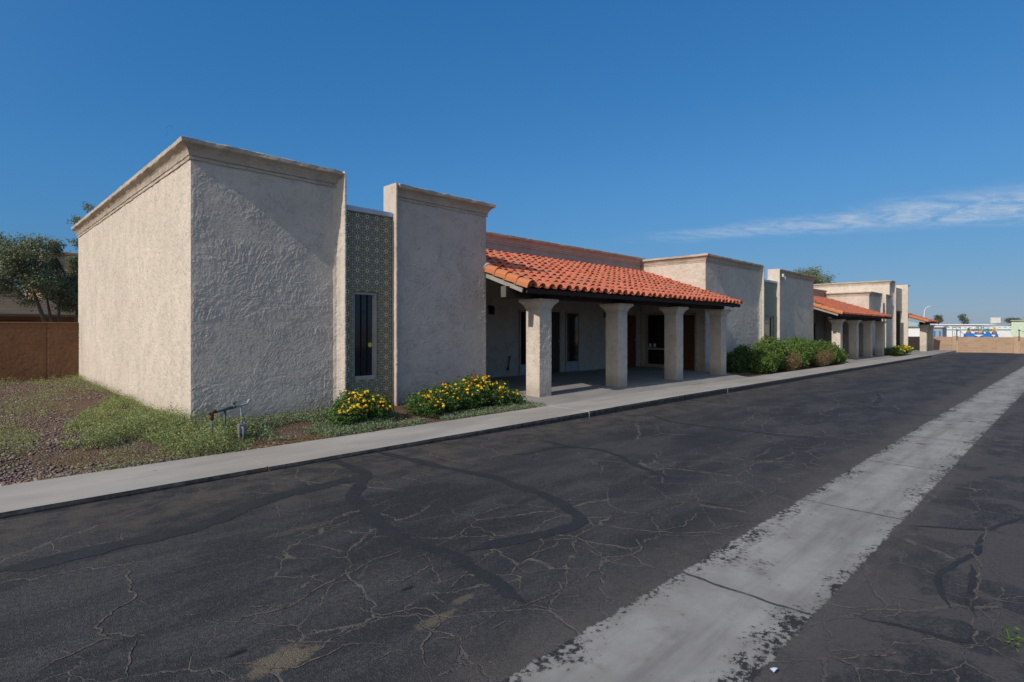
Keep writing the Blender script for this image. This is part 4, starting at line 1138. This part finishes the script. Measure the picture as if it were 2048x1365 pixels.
# crushed stone
m = 24000
Y = 7.37 + 10.9 * rg.uniform(0, 1, m) ** 1.9; X = rg.uniform(.05, 3.2, m)
ok = ~((Y > 8.8) & (X > 2.41)) & ~((X > 2.3) & (rg.uniform(size=m) < .8)) & (fbm(X * 1.1, Y * 1.1, 3, 40) + .25 * rg.uniform(size=m) > .47)
X, Y = X[ok], Y[ok]; m = len(X)
s = rg.uniform(.007, .020, m) * np.where(rg.uniform(size=m) > .88, 1.7, 1) * np.interp(Y, [7.4, 10], [1.15, .9])
base = np.array([(1, 0, 0), (0, 1, 0), (-1, 0, 0), (0, -1, 0), (0, 0, 1), (0, 0, -1)], float)
th = rg.uniform(0, 6.28, m); B = base[None] * rg.uniform(.55, 1.25, (m, 6, 1)) * np.array([1.15, .9, .62])
cs_, sn_ = np.cos(th)[:, None], np.sin(th)[:, None]
V = np.stack([B[..., 0] * cs_ - B[..., 1] * sn_, B[..., 0] * sn_ + B[..., 1] * cs_, B[..., 2]], 2) + rg.normal(size=(m, 6, 3)) * .14
V = V * s[:, None, None] + np.stack([X, Y, zsoil(X, Y) + s * .35], 1)[:, None]
T = np.array([(0, 1, 4), (1, 2, 4), (2, 3, 4), (3, 0, 4), (1, 0, 5), (2, 1, 5), (3, 2, 5), (0, 3, 5)])
F = (T[None] + (np.arange(m) * 6)[:, None, None]).reshape(-1, 3)
tag(link_mesh('crushed_stone', V.reshape(-1, 3), F, 'purple_stone', origin=(1.5, 10, .2)), kind='stuff')

# flower heads shared by the lantanas
def flower_mesh(r, seed):
    g = np.random.default_rng(seed); V = []; F = []
    for i in range(16):
        a = i * 2.399; t = (i + .5) / 16; ph = t * 1.45
        c = np.array([math.sin(ph) * math.cos(a), math.sin(ph) * math.sin(a), math.cos(ph) * .7]) * r * .78
        nrm = c / np.linalg.norm(c); u = np.cross(nrm, (0.3, .9, .1)); u /= np.linalg.norm(u); w_ = np.cross(nrm, u)
        b = len(V)
        for k in range(5): q = 2 * math.pi * k / 5 + g.uniform(0, 1); V.append(c + (u * math.cos(q) + w_ * math.sin(q)) * r * .36 + nrm * r * g.uniform(.05, .22))
        V.append(c + nrm * r * .02)
        for k in range(5): F.append([b + k, b + (k + 1) % 5, b + 5])
    return np.array(V), F
def bush(name, loc, label, cat, blobs, n, size, m, group=None, stems=True, asp=1.7, seed=1, shell=.45, part='foliage', inner=None):
    g = np.random.default_rng(seed)
    t = thing(name, loc, label, cat, group)
    C, d = blob_points(blobs, n, g, shell)
    k = C[:, 2] > loc[2] + .01
    V, F = leaf_quads(C[k], size, .25, asp, g, d[k] * .6)
    link_mesh(part, V, F, m, t)
    if stems:
        b = MB()
        for i in range(9):
            q = C[g.integers(len(C))]; a = np.array(loc) + np.r_[g.normal(size=2) * .06, 0]
            mid = (a * .45 + q * .55) + np.r_[g.normal(size=2) * .05, .03]; b.tube([a - (0, 0, .05), mid, q], [.012, .008, .004], 5)
        b.build('stem', 'bark', t)
    return t, C, d
def flowers(t, C, d, n, m, r, seed, zmin, front=True, extra=0):
    g = np.random.default_rng(seed); V, F = flower_mesh(r, seed)
    sc_ = C[:, 2] * .35 + .35 * d[:, 2] - (.55 * d[:, 1] if front else 0) + g.normal(size=len(C)) * .2
    sc_[C[:, 2] < zmin] = -9
    o = np.argsort(-sc_)[:(n + extra) * 4]; g.shuffle(o); o = o[:n + extra]
    if extra:
        P = C[o[n:]] + d[o[n:]] * .02 + np.array([0, 0, .012])
        VV = (V[None] * g.uniform(.75, 1.2, (extra, 1, 1)) + P[:, None]).reshape(-1, 3)
        FF = (np.array(F)[None] + (np.arange(extra) * len(V))[:, None, None]).reshape(-1, 3)
        tag(link_mesh('flower_heads', VV, FF, m, t), kind='stuff'); o = o[:n]
    first = None
    for i in o:
        p = C[i] + d[i] * .02 + np.array([0, 0, .012])
        if first is None: first = link_mesh('flower_head', V + p, F, m, t, origin=p); f = first
        else:
            f = first.copy(); COL.objects.link(f); f.parent = t; f.location = (p - WORG[t.name]).tolist()
        f.rotation_euler = (g.uniform(-.2, 1.1), g.uniform(-.7, .3), g.uniform(0, 6))
        s = g.uniform(.75, 1.3); f.scale = (s, s, s)
t, C, d = bush('flowering_shrub', (4.60, 8.05, .2), 'small yellow lantana shrub below the tall narrow window', 'shrub',
    [(4.45, 8.05, .34, .30, .32, .22), (4.85, 8.1, .36, .30, .30, .26), (4.62, 8.2, .42, .32, .28, .24), (4.28, 7.95, .28, .2, .25, .16), (5.05, 8.05, .33, .18, .24, .22)], 9000, .040, 'lantana_leaf', 'yellow flowering shrubs', seed=3)
flowers(t, C, d, 90, 'flower_yellow', .025, 1, .32); flowers(t, C, d, 6, 'flower_red', .022, 2, .3)
t, C, d = bush('flowering_shrub', (6.7, 8.0, .18), 'wide yellow lantana shrub with some red flowers, against the wall beside the porch', 'shrub',
    [(5.85, 7.95, .33, .34, .36, .24), (6.3, 8.0, .38, .42, .38, .28), (6.85, 8.05, .40, .42, .40, .30), (7.2, 8.15, .47, .36, .36, .32), (7.55, 8.0, .36, .36, .36, .26), (7.95, 7.9, .26, .26, .28, .17)], 19000, .040, 'lantana_leaf', 'yellow flowering shrubs', seed=4)
flowers(t, C, d, 80, 'flower_yellow', .025, 3, .30, extra=90); flowers(t, C, d, 20, 'flower_red', .021, 4, .55, front=False)
t, C, d = bush('flowering_shrub', (45.3, 8.0, -.06), 'distant rounded shrub with yellow blooms in front of the tall dark doorway', 'shrub',
    [(44.2, 8.0, .2, .8, .45, .30), (45.2, 7.9, .28, 1.0, .5, .33), (46.2, 7.9, .25, .9, .5, .28)], 5200, .075, 'shrub_leaf', 'yellow flowering shrubs', seed=6)
flowers(t, C, d, 45, 'flower_yellow', .05, 7, .2)
bush('shrub', (42.4, 8.3, -.06), 'dark low shrub in the shade to the left of the distant yellow blooms', 'shrub', [(42.4, 8.3, .2, .7, .4, .28)], 1500, .07, 'shaded_shrub_leaf', seed=8)
GRP = 'shrubs along the middle office wall'
bush('shrub', (20.2, 8.35, .08), 'shade-darkened green shrub against the wall beside the last column of the near porch', 'shrub', [(19.9, 8.45, .45, .50, .30, .42), (20.5, 8.4, .6, .5, .3, .5)], 8000, .060, 'shaded_shrub_leaf', GRP, seed=11)
bush('shrub', (21.7, 8.0, .06), 'large bright green round shrub, nearest of the row by the kerb walk', 'shrub', [(21.2, 7.95, .5, .75, .5, .50), (22.1, 8.05, .72, .85, .55, .62), (22.9, 8.1, .62, .7, .5, .58), (20.9, 8.05, .32, .5, .4, .32)], 25000, .060, 'shrub_leaf', GRP, seed=12)
bush('dry_shrub', (23.2, 7.75, .06), 'brown dried-out shrub between the two biggest green shrubs', 'shrub', [(23.0, 7.66, .42, .62, .32, .46), (23.7, 7.70, .36, .55, .30, .40)], 4200, .065, 'dry_leaf', GRP, asp=4, seed=13)
bush('shrub', (25.6, 8.0, .06), 'green rounded shrub below the small floodlights, between two brown dried shrubs', 'shrub', [(24.8, 7.95, .55, .8, .5, .55), (26.0, 8.1, .68, .9, .5, .58), (25.4, 8.2, .72, .9, .5, .6), (27.2, 8.1, .62, .8, .45, .55)], 20000, .065, 'shrub_leaf', GRP, seed=14)
bush('dry_shrub', (27.4, 7.65, .05), 'brown dried shrub in front of the green shrub by the second porch', 'shrub', [(27.0, 7.62, .36, .6, .28, .36), (28.1, 7.7, .42, .6, .28, .36)], 3600, .07, 'dry_leaf', GRP, asp=4, seed=15)
bush('shrub', (29.6, 7.85, .03), 'green shrub at the end of the row beside the first column of the second porch', 'shrub', [(29.2, 7.9, .5, .9, .45, .5), (30.3, 7.85, .36, .8, .4, .38), (28.3, 8.05, .6, .8, .4, .52)], 13000, .07, 'shrub_leaf', GRP, seed=16)

def tree(name, label, base, limbs, blobs, n, size, m, group=None, seed=1, cat='tree', asp=2.2, shell=.3, tr=.11):
    t = thing(name, base, label, cat, group); g = np.random.default_rng(seed)
    # each crown blob is broken into small clumps so sky shows between them
    C0, d0 = blob_points(blobs, max(30, n // 130), g, .35)
    k = g.integers(len(C0), size=n); s = np.array(blobs)[:, 3:].mean() * .26
    C = C0[k] + g.normal(size=(n, 3)) * s * np.array([1, 1, .75])
    V, F = leaf_quads(C, size, .3, asp, g); link_mesh('crown', V, F, m, t)
    b = MB()
    for L in limbs:
        pts = [tuple(p) for p in L[0]]; b.tube(pts, [tr * L[1] * (1 - .75 * i / (len(pts) - 1)) for i in range(len(pts))], 7)
    top = limbs[0][0][-1]
    for i in range(14):
        q = C0[g.integers(len(C0))]; a = np.array(limbs[i % len(limbs)][0][-1]); b.tube([a, a * .5 + q * .5 + g.normal(size=3) * s * .4, q], [tr * .3, tr * .18, tr * .07], 5)
    b.build('trunk', 'bark', t, origin=base)
    return t
TG = 'trees behind the boundary wall'
tree('tree', 'leafy olive-green tree with a broad crown, leftmost behind the brown boundary wall', (2.35, 25, .3), [([(2.55, 25, .2), (2.45, 25, 1.5), (2.2, 25, 2.4), (1.95, 25, 3.3)], 1)],
    [(1.55, 25, 4.0, .60, .9, .62), (2.0, 25.1, 4.25, .52, .8, .58), (1.15, 25.2, 3.4, .5, .9, .6), (2.05, 24.9, 3.3, .55, .8, .65), (1.3, 25, 4.4, .3, .5, .3), (.75, 25.2, 3.1, .4, .8, .5)], 20000, .08, 'olive_leaf', TG, 21)
tree('tree', 'slender tree with a separate tuft on top, behind the brown boundary wall', (3.0, 25.6, .3), [([(2.85, 25.6, .2), (2.75, 25.6, 1.4), (2.55, 25.6, 2.1), (2.45, 25.6, 2.8)], .9), ([(2.75, 25.6, 1.4), (2.8, 25.6, 2.6), (2.72, 25.6, 4.2)], .5)],
    [(2.55, 25.6, 3.3, .48, .7, .62), (2.95, 25.7, 3.0, .42, .7, .6), (2.72, 25.6, 4.55, .30, .35, .22), (3.1, 25.8, 2.6, .4, .6, .4), (2.65, 25.6, 3.95, .2, .3, .25)], 9500, .075, 'olive_leaf', TG, 22)
tree('tree', 'tall dark tree rising just behind the rear corner of the nearest office', (3.7, 26, .3), [([(3.5, 26, .2), (3.35, 26, 1.6), (3.45, 26, 3.2), (3.6, 26, 4.6)], 1.2)],
    [(3.55, 26, 4.35, .38, .6, .62), (3.7, 26.1, 5.2, .25, .4, .5), (3.45, 26, 3.6, .42, .7, .6), (3.76, 26, 6.28, .13, .15, .14), (3.36, 26, 5.66, .10, .1, .07), (3.35, 26, 2.8, .45, .7, .4)], 9000, .08, 'olive_leaf', TG, 23)
tree('tree', 'feathery yellow-green tree showing above the roof of the middle office', (66, 21, -.3), [([(66, 21, -.4), (66, 21, 3), (67, 21, 6)], 2.2), ([(66, 21, 3), (62, 21, 6)], 1.2)],
    [(66.5, 21, 7.7, 2.0, 1.2, .9), (70, 21, 7.9, 2.2, 1.2, .9), (74, 21, 7.6, 2.2, 1.2, .8), (61.5, 21, 7.0, 1.6, 1.0, .7), (72, 21, 6.6, 3, 1.2, .8), (64, 21, 6.2, 3, 1.2, .7), (57.6, 21, 5.9, 1.1, .8, .7)], 9000, .17, 'mesquite_leaf', None, 24, tr=.16)
FT = 'small trees far beyond the block wall'
s_ = 110 / 80
for (y, zt, w_, h_, lab, sd) in ((10.35, 3.4, .34, .75, 'small sparse dark tree beside the distant street lamp', 31), (8.1, 3.45, .42, .85, 'thin see-through tree above the long white trailer', 32), (3.9, 2.85, .75, .38, 'low spreading tree behind the pale green house', 33)):
    y *= s_; zt = 1.65 + (zt - 1.65) * s_; w_ *= s_; h_ *= s_
    tree('tree', lab, (110, y, -.7), [([(110, y, -.8), (110, y, zt - h_ * 1.3), (110, y + .1, zt - h_ * .6)], 1)], [(110, y, zt - h_ * .6, .8, w_ * .8, h_ * .55), (110, y - w_ * .3, zt - h_ * 1.0, .8, w_ * .9, h_ * .5), (110, y + w_ * .4, zt - h_ * .45, .6, w_ * .5, h_ * .4)], 1100 if sd == 32 else 2000, .16, 'far_leaf', FT, sd, tr=.1)

# ------------------------------------------------------------------ pipes by the near wall
t = thing('water_riser', (2.72, 8.2, .22), 'green galvanised pipe on upright legs with a valve wheel, by the shaded wall corner', 'pipe')
b = MB(); b.tube([(2.44, 8.13, .535), (2.50, 8.15, .535)], .020, 10); b.tube([(2.52, 8.155, .535), (2.66, 8.21, .55), (2.80, 8.265, .562)], .021, 10); b.build('pipe', 'green_pipe', t, True)
b = MB(); b.tube([(2.82, 8.27, .562), (2.94, 8.315, .572), (3.03, 8.36, .585), (3.06, 8.38, .62)], .014, 8); b.tube([(3.045, 8.37, .612), (3.075, 8.39, .632)], .022, 8); b.build('spout', 'galvanised', t, True)
b = MB(); b.tube([(2.49, 8.145, .10), (2.49, 8.145, .47)], .0165, 10); b.build('leg', 'green_pipe', t, True)
b = MB(); b.tube([(2.68, 8.22, .12), (2.68, 8.22, .535)], .016, 10); b.build('leg', 'green_pipe', t, True)
b = MB(); b.tube([(2.93, 8.31, .34), (2.93, 8.31, .565)], .013, 10); b.tube([(2.93, 8.31, .10), (2.93, 8.31, .34)], .018, 10); b.build('leg', 'galvanised', t, True)
b = MB(); b.tube([(2.49, 8.145, .44), (2.49, 8.145, .54), (2.54, 8.162, .54)], [.028, .03, .027], 10); b.build('elbow', 'rust', t, True)
b = MB(); b.lathe((2.815, 8.268, .545), [(.026, 0), (.03, .03), (.018, .04), (.014, .075), (.034, .08), (.036, .09), (.012, .098)], 12); b.build('valve', 'green_pipe', t, True)
t = thing('utility_box', (2.80, 7.92, .2), 'small grey metal box with a bent conduit on its front, standing in the weeds', 'utility box')
b = MB(); b.bbox(2.75, 2.86, 7.90, 7.965, .235, .375, .008); b.build('housing', 'grey_box_paint', t)
b = MB(); b.tube([(2.80, 7.93, .375), (2.80, 7.93, .425)], .014, 10); b.build('stub', 'grey_box_paint', t, True)
b = MB(); b.tube([(2.79, 7.90, .325), (2.79, 7.865, .335), (2.795, 7.855, .30), (2.795, 7.855, .12)], .013, 10); b.build('conduit', 'grey_box_paint', t, True)
b = MB(); b.tube([(2.765, 7.93, .1), (2.765, 7.93, .24)], .012, 8); b.tube([(2.845, 7.94, .1), (2.845, 7.94, .24)], .012, 8); b.build('leg', 'grey_box_paint', t, True)
b = MB(); b.tube([(2.12, 8.9, 4.33), (2.16, 8.92, 4.40), (2.14, 8.95, 4.47), (2.20, 8.97, 4.53), (2.24, 8.98, 4.50)], .0011, 5)
o = b.build('wire', 'black_metal'); tag(o, 'thin loose black wire curling above the top corner of the nearest office', 'wire')
b = MB(); b.add([(2.78, .99, .012), (2.815, .985, .018), (2.82, 1.005, .010), (2.79, 1.012, .016)], [(0, 1, 2, 3)]); b.add([(2.78, .99, .0095), (2.815, .985, .0155), (2.82, 1.005, .0075), (2.79, 1.012, .0135)], [(3, 2, 1, 0)])
tag(b.build('paper_scrap', 'paper_white'), 'crumpled pale scrap of paper lying on the concrete gutter edge', 'litter')
g = np.random.default_rng(3); P = np.stack([3.95 + g.normal(size=50) * .035, .20 + g.normal(size=50) * .03, .0 + g.uniform(0, .07, 50)], 1)
V, F = leaf_quads(P, .024, .4, 2.5, g)
b = MB(); b.add(V, F.tolist())
for q in P[::6]: b.tube([(3.95, .20, -.03), tuple(q)], .002, 3)
o = b.build('weed', 'lantana_leaf'); tag(o, 'lone green weed growing from a crack in the asphalt', 'weed')

# ------------------------------------------------------------------ behind the left boundary wall
t = thing('boundary_wall', (-4, 18.5, .2), 'brown rendered boundary wall behind the gravel strip', 'wall')
for (a, b_) in ((-14, 1.765), (1.775, 2.42)):
    q = sweep_wall([(a, 18.48), (b_, 18.48)], .05, 1.80, .025, .004, dash, int(abs(a)), 'panel', 'fence_render', t)
b = MB(); b.box(-14, 2.42, 18.495, 18.68, .0, 1.79); b.build('core', 'fence_render', t)
b = MB(); b.bbox(-14, 2.425, 18.46, 18.70, 1.80, 1.835, .012); b.build('cap', 'fence_render', t)
t = thing('house', (-2, 33, .3), 'beige neighbouring house with a grey tiled garage roof behind the boundary wall', 'house')
b = MB(); b.box(-12, 2.32, 33.2, 44, -.3, 3.55); b.build('wall', 'house_beige', t)
b = MB(); b.box(3.05, 7.5, 33.5, 42, -.3, 5.15); b.bbox(2.98, 7.56, 33.43, 42.1, 5.15, 5.3, .02); b.build('upper_storey', 'house_beige', t)
b = MB(); b.box(-12, 9, 30.2, 34, -.3, 2.2); b.build('garage', 'house_brown', t)
b = MB(); b.box(.6, 2.5, 30.14, 30.19, -.2, 1.98); b.build('garage_door', 'house_brown', t)
b = MB(); b.add([(-12, 29.5, 2.27), (9, 29.5, 2.27), (9, 33.19, 3.0), (-12, 33.19, 3.0), (-12, 29.5, 2.17), (9, 29.5, 2.17), (9, 33.19, 2.7), (-12, 33.19, 2.7)], [(0, 1, 2, 3), (4, 7, 6, 5), (0, 4, 5, 1), (1, 5, 6, 2), (3, 7, 4, 0)]); b.build('roof', 'grey_roof_tile', t)
b = MB(); b.bbox(1.53, 1.68, 33.15, 33.19, 2.78, 2.9, .01); b.build('wall_lamp', 'black_metal', t)

# ------------------------------------------------------------------ beyond the end of the drive
t = thing('block_wall', (60, 3, -.25), 'tan concrete block wall with lighter pilasters across the end of the drive', 'wall')
b = MB(); b.box(60, 60.2, -40, 22, -.8, 1.03); b.build('wall', 'tan_block', t)
for y in (-3.4, 2.72, 6.6, 12.6, 18.6):
    b = MB(); b.bbox(59.9, 60.3, y - .21, y + .21, -.8, 1.09, .02); b.build('pilaster', 'pilaster_block', t)
for y in (2.72, 6.6):
    b = MB(); b.tube([(59.87, y - .12, .75), (59.87, y - .12, 1.62)], .03, 6); b.tube([(59.87, y - .12, 1.58), (59.87, y - .35, 1.5), (59.87, y - .75, 1.05)], .016, 5); b.bbox(59.83, 59.9, y - .2, y - .04, 1.58, 1.64, .008); b.build('bracket', 'black_metal', t)
t = thing('trailer', (82, 0, -.7), 'long white trailer with a teal stripe beyond the block wall', 'trailer')
b = MB(); b.bbox(80, 84, -22, 16, -.3, 2.12, .03); b.build('body', 'trailer_white', t)
b = MB(); b.bbox(79.8, 84.2, -22.2, 16.2, 2.122, 2.24, .03); b.build('roof', 'white_paint', t)
b = MB(); b.box(79.985, 79.998, -22, 16, 1.55, 1.68); b.build('stripe', 'trailer_teal', t)
b = MB(); y = -21
while y < 15.6: b.box(79.98, 79.998, y, y + .24, 1.845, 1.875); y += .48
b.build('vent_slot', 'dark_skirt', t)
b = MB(); b.box(80.1, 83.9, -21.9, 15.9, -.9, -.31); b.build('skirt', 'dark_skirt', t)
t = thing('cooler', (81.5, 5.45, 2.25), 'boxy tan rooftop cooler on the long white trailer', 'cooler')
b = MB(); b.bbox(81, 82, 4.98, 5.88, 2.34, 2.98, .03); b.build('housing', 'cooler_tan', t)
b = MB(); b.box(81.1, 81.9, 5.08, 5.78, 2.245, 2.335); b.build('base', 'galvanised', t)
b = MB()
for k in range(7): b.box(80.985, 80.998, 5.06, 5.80, 2.42 + k * .07, 2.445 + k * .07)
b.build('louvre', 'white_paint', t)
t = thing('shed', (72, 10.5, -.7), 'white shed with a pale blue sloping roof seen past the far porch column', 'shed')
k = 72 / 80
b = MB(); b.box(72, 76, 10.0, 15.5, -.8, 1.95); b.build('wall', 'white_paint', t)
b = MB(); b.add([(71.7, 9.8, 1.96), (71.7, 12.6, 2.75), (71.7, 15.7, 1.96), (76.3, 9.8, 1.96), (76.3, 12.6, 2.75), (76.3, 15.7, 1.96)], [(0, 1, 2), (5, 4, 3), (0, 3, 4, 1), (1, 4, 5, 2), (0, 2, 5, 3)]); b.build('roof', 'pale_blue_roof', t)
t = thing('shed', (72, 9.5, -.7), 'small grey hut with dark blue uprights right of the far porch column', 'shed')
b = MB(); b.box(72, 75, 8.98, 9.98, -.8, 1.86); b.build('wall', 'awning_grey', t)
b = MB(); b.bbox(71.8, 75.2, 8.85, 9.99, 1.862, 1.99, .02); b.build('roof', 'white_paint', t)
for y in (9.12, 9.55): b = MB(); b.bbox(71.95, 71.995, y, y + .12, -.7, 1.5, .005); b.build('upright', 'tarp_blue', t)
t = thing('metal_frame', (66, 7.1, -.7), 'white three-post metal frame standing beyond the block wall', 'frame')
k = 66 / 80
for y in (9.05, 8.7, 8.36): b = MB(); b.tube([(66, y * k, -.8), (66, y * k, 1.65 + (1.93 - 1.65) * k)], .035, 6); b.build('post', 'galvanised', t)
b = MB(); b.tube([(66, 9.12 * k, 1.65 + .28 * k), (66, 8.3 * k, 1.65 + .28 * k)], .035, 6); b.tube([(66, 8.9 * k, 1.45), (66, 8.78 * k, .9)], .02, 5); b.build('crossbar', 'galvanised', t)
# blue tarpaulin heap with the garden ornaments on it
k = 70 / 80; yk = lambda y: y * k; zk = lambda z: 1.65 + (z - 1.65) * k
gy = np.linspace(yk(4.95), yk(8.25), 34); gxx = np.linspace(69.2, 71, 14)
X, Y = np.meshgrid(gxx, gy)
e = np.minimum(np.minimum(gy - gy[0], gy[-1] - gy)[:, None] / .25, np.minimum(gxx - gxx[0], gxx[-1] - gxx)[None] / .25).clip(0, 1)
Z = -.75 + (zk(1.2) + .75) * e ** .5 + .09 * (fbm(X * 3, Y * 3, 3, 4) - .5)
W = len(gxx); I = np.arange(33 * W).reshape(33, W)[:, :-1].ravel()
tp = tag(link_mesh('tarpaulin', np.stack([X, Y, Z], 2).reshape(-1, 3), np.stack([I, I + 1, I + W + 1, I + W], 1), 'tarp_blue', smooth=True), 'blue tarpaulin draped over a low heap behind the block wall', 'tarpaulin')
for (y0, y1, y2) in ((7.1, 6.3, 6.7), (5.65, 5.3, 5.45)):
    b = MB(); b.add([(69.19, yk(y0), zk(1.08)), (69.19, yk(y1), zk(1.08)), (69.19, yk(y2), zk(.85)), (69.16, yk(y0), zk(1.08)), (69.16, yk(y1), zk(1.08)), (69.16, yk(y2), zk(.85))], [(0, 1, 2), (5, 4, 3), (0, 3, 4, 1), (1, 4, 5, 2), (2, 5, 3, 0)]); b.build('white_panel', 'white_paint', tp)
def urn(y, lab, pm, seed):
    t = thing('urn', (69.9, yk(y), zk(1.17)), lab, 'urn', 'clay urns on the blue tarpaulin')
    b = MB(); b.lathe((69.9, yk(y), zk(1.12)), [(.10, 0), (.17, .06), (.20, .15), (.17, .25), (.09, .33), (.07, .38), (.10, .42)], 14); b.build('pot', 'urn_clay', t, True)
    g = np.random.default_rng(seed); P = np.array([69.9, yk(y), zk(1.12) + .52]) + g.normal(size=(160, 3)) * (.06, .06, .085); V, F = leaf_quads(P, .07, .4, 2, g); link_mesh('plant', V, F, pm, t)
urn(7.62, 'round clay urn with a brown plant, left one on the blue tarpaulin', 'dry_leaf', 1)
urn(5.45, 'round clay urn with yellow blooms, right one on the blue tarpaulin', 'flower_yellow', 2)
for (y, lab, sd) in ((6.95, 'leafy green potted plant left of the teal ring on the tarpaulin', 3), (6.0, 'leafy green potted plant right of the teal ring on the tarpaulin', 4)):
    t = thing('potted_plant', (70, yk(y), zk(1.15)), lab, 'plant', 'potted plants on the blue tarpaulin'); g = np.random.default_rng(sd)
    P = np.array([70, yk(y), zk(1.58)]) + g.normal(size=(260, 3)) * (.12, .24, .09); V, F = leaf_quads(P, .10, .5, 2.5, g); link_mesh('leaves', V, F, 'olive_leaf', t)
    b = MB(); b.lathe((70, yk(y), zk(1.1)), [(.12, 0), (.16, .22), (.17, .24)], 10); b.build('pot', 'house_brown', t)
b = MB(); n = 18
b.tube([(69.6, yk(6.18) + .2 * math.cos(2 * math.pi * i / n), zk(1.38) + .2 * math.sin(2 * math.pi * i / n)) for i in range(n + 1)], .045, 7, caps=False)
tag(b.build('swim_ring', 'teal_plastic', smooth=True), 'teal ring standing upright among the plants on the tarpaulin', 'ring')
b = MB(); b.bbox(69.7, 70.1, yk(6.35), yk(6.9), zk(1.15), zk(1.34), .02); tag(b.build('planter', 'urn_clay'), 'low reddish brown planter trough in the middle of the tarpaulin', 'planter')
t = thing('awning', (76, 5, 1.6), 'dark grey sloping awning on thin posts in front of the long white trailer', 'awning')
k = 76 / 80
b = MB(); b.add([(75, 6.9 * k, 1.97), (75, 3.9 * k, 2.28), (77, 3.9 * k, 2.36), (77, 6.9 * k, 2.05), (75, 6.9 * k, 1.85), (75, 3.9 * k, 2.08), (77, 3.9 * k, 2.16), (77, 6.9 * k, 1.93)], [(0, 1, 2, 3), (4, 7, 6, 5), (0, 4, 5, 1), (1, 5, 6, 2), (2, 6, 7, 3), (3, 7, 4, 0)]); b.build('canopy', 'awning_grey', t)
for y in (6.75, 6.5, 6.3): b = MB(); b.tube([(75.3, y * k, -.8), (75.3, y * k, 1.9)], .03, 6); b.build('post', 'galvanised', t)
t = thing('house', (76, -4, -.7), 'pale green flat-roofed house at the right edge beyond the block wall', 'house')
k = 74 / 80
b = MB(); b.box(74, 82, -16, 4.08 * k, -.9, 2.52); b.build('wall', 'pale_green', t)
b = MB(); b.add([(73.8, -16.2, 2.525), (73.8, 4.15 * k, 2.525), (82, 4.15 * k, 2.525), (82, -16.2, 2.525), (73.8, -16.2, 2.85), (73.8, 4.15 * k, 2.57), (82, 4.15 * k, 2.57), (82, -16.2, 2.85)], [(0, 1, 2, 3), (4, 7, 6, 5), (0, 4, 5, 1), (1, 5, 6, 2), (2, 6, 7, 3), (3, 7, 4, 0)]); b.build('roof', 'pale_green', t)
t = thing('street_lamp', (200, 29.2, -.7), 'pale curved street lamp rising far behind the last tiled roof', 'street lamp')
b = MB(); b.tube([(200, 29.2, -.7), (200, 29.2, 5.5), (200, 29.1, 7.2), (200, 28.7, 8.0), (200, 28.1, 8.35), (200, 27.5, 8.38)], [.13, .12, .10, .09, .08, .07], 8); b.build('pole', 'white_paint', t, True)
b = MB(); b.bbox(199.8, 200.2, 26.95, 27.55, 8.27, 8.42, .04); b.build('lamp_head', 'galvanised', t)
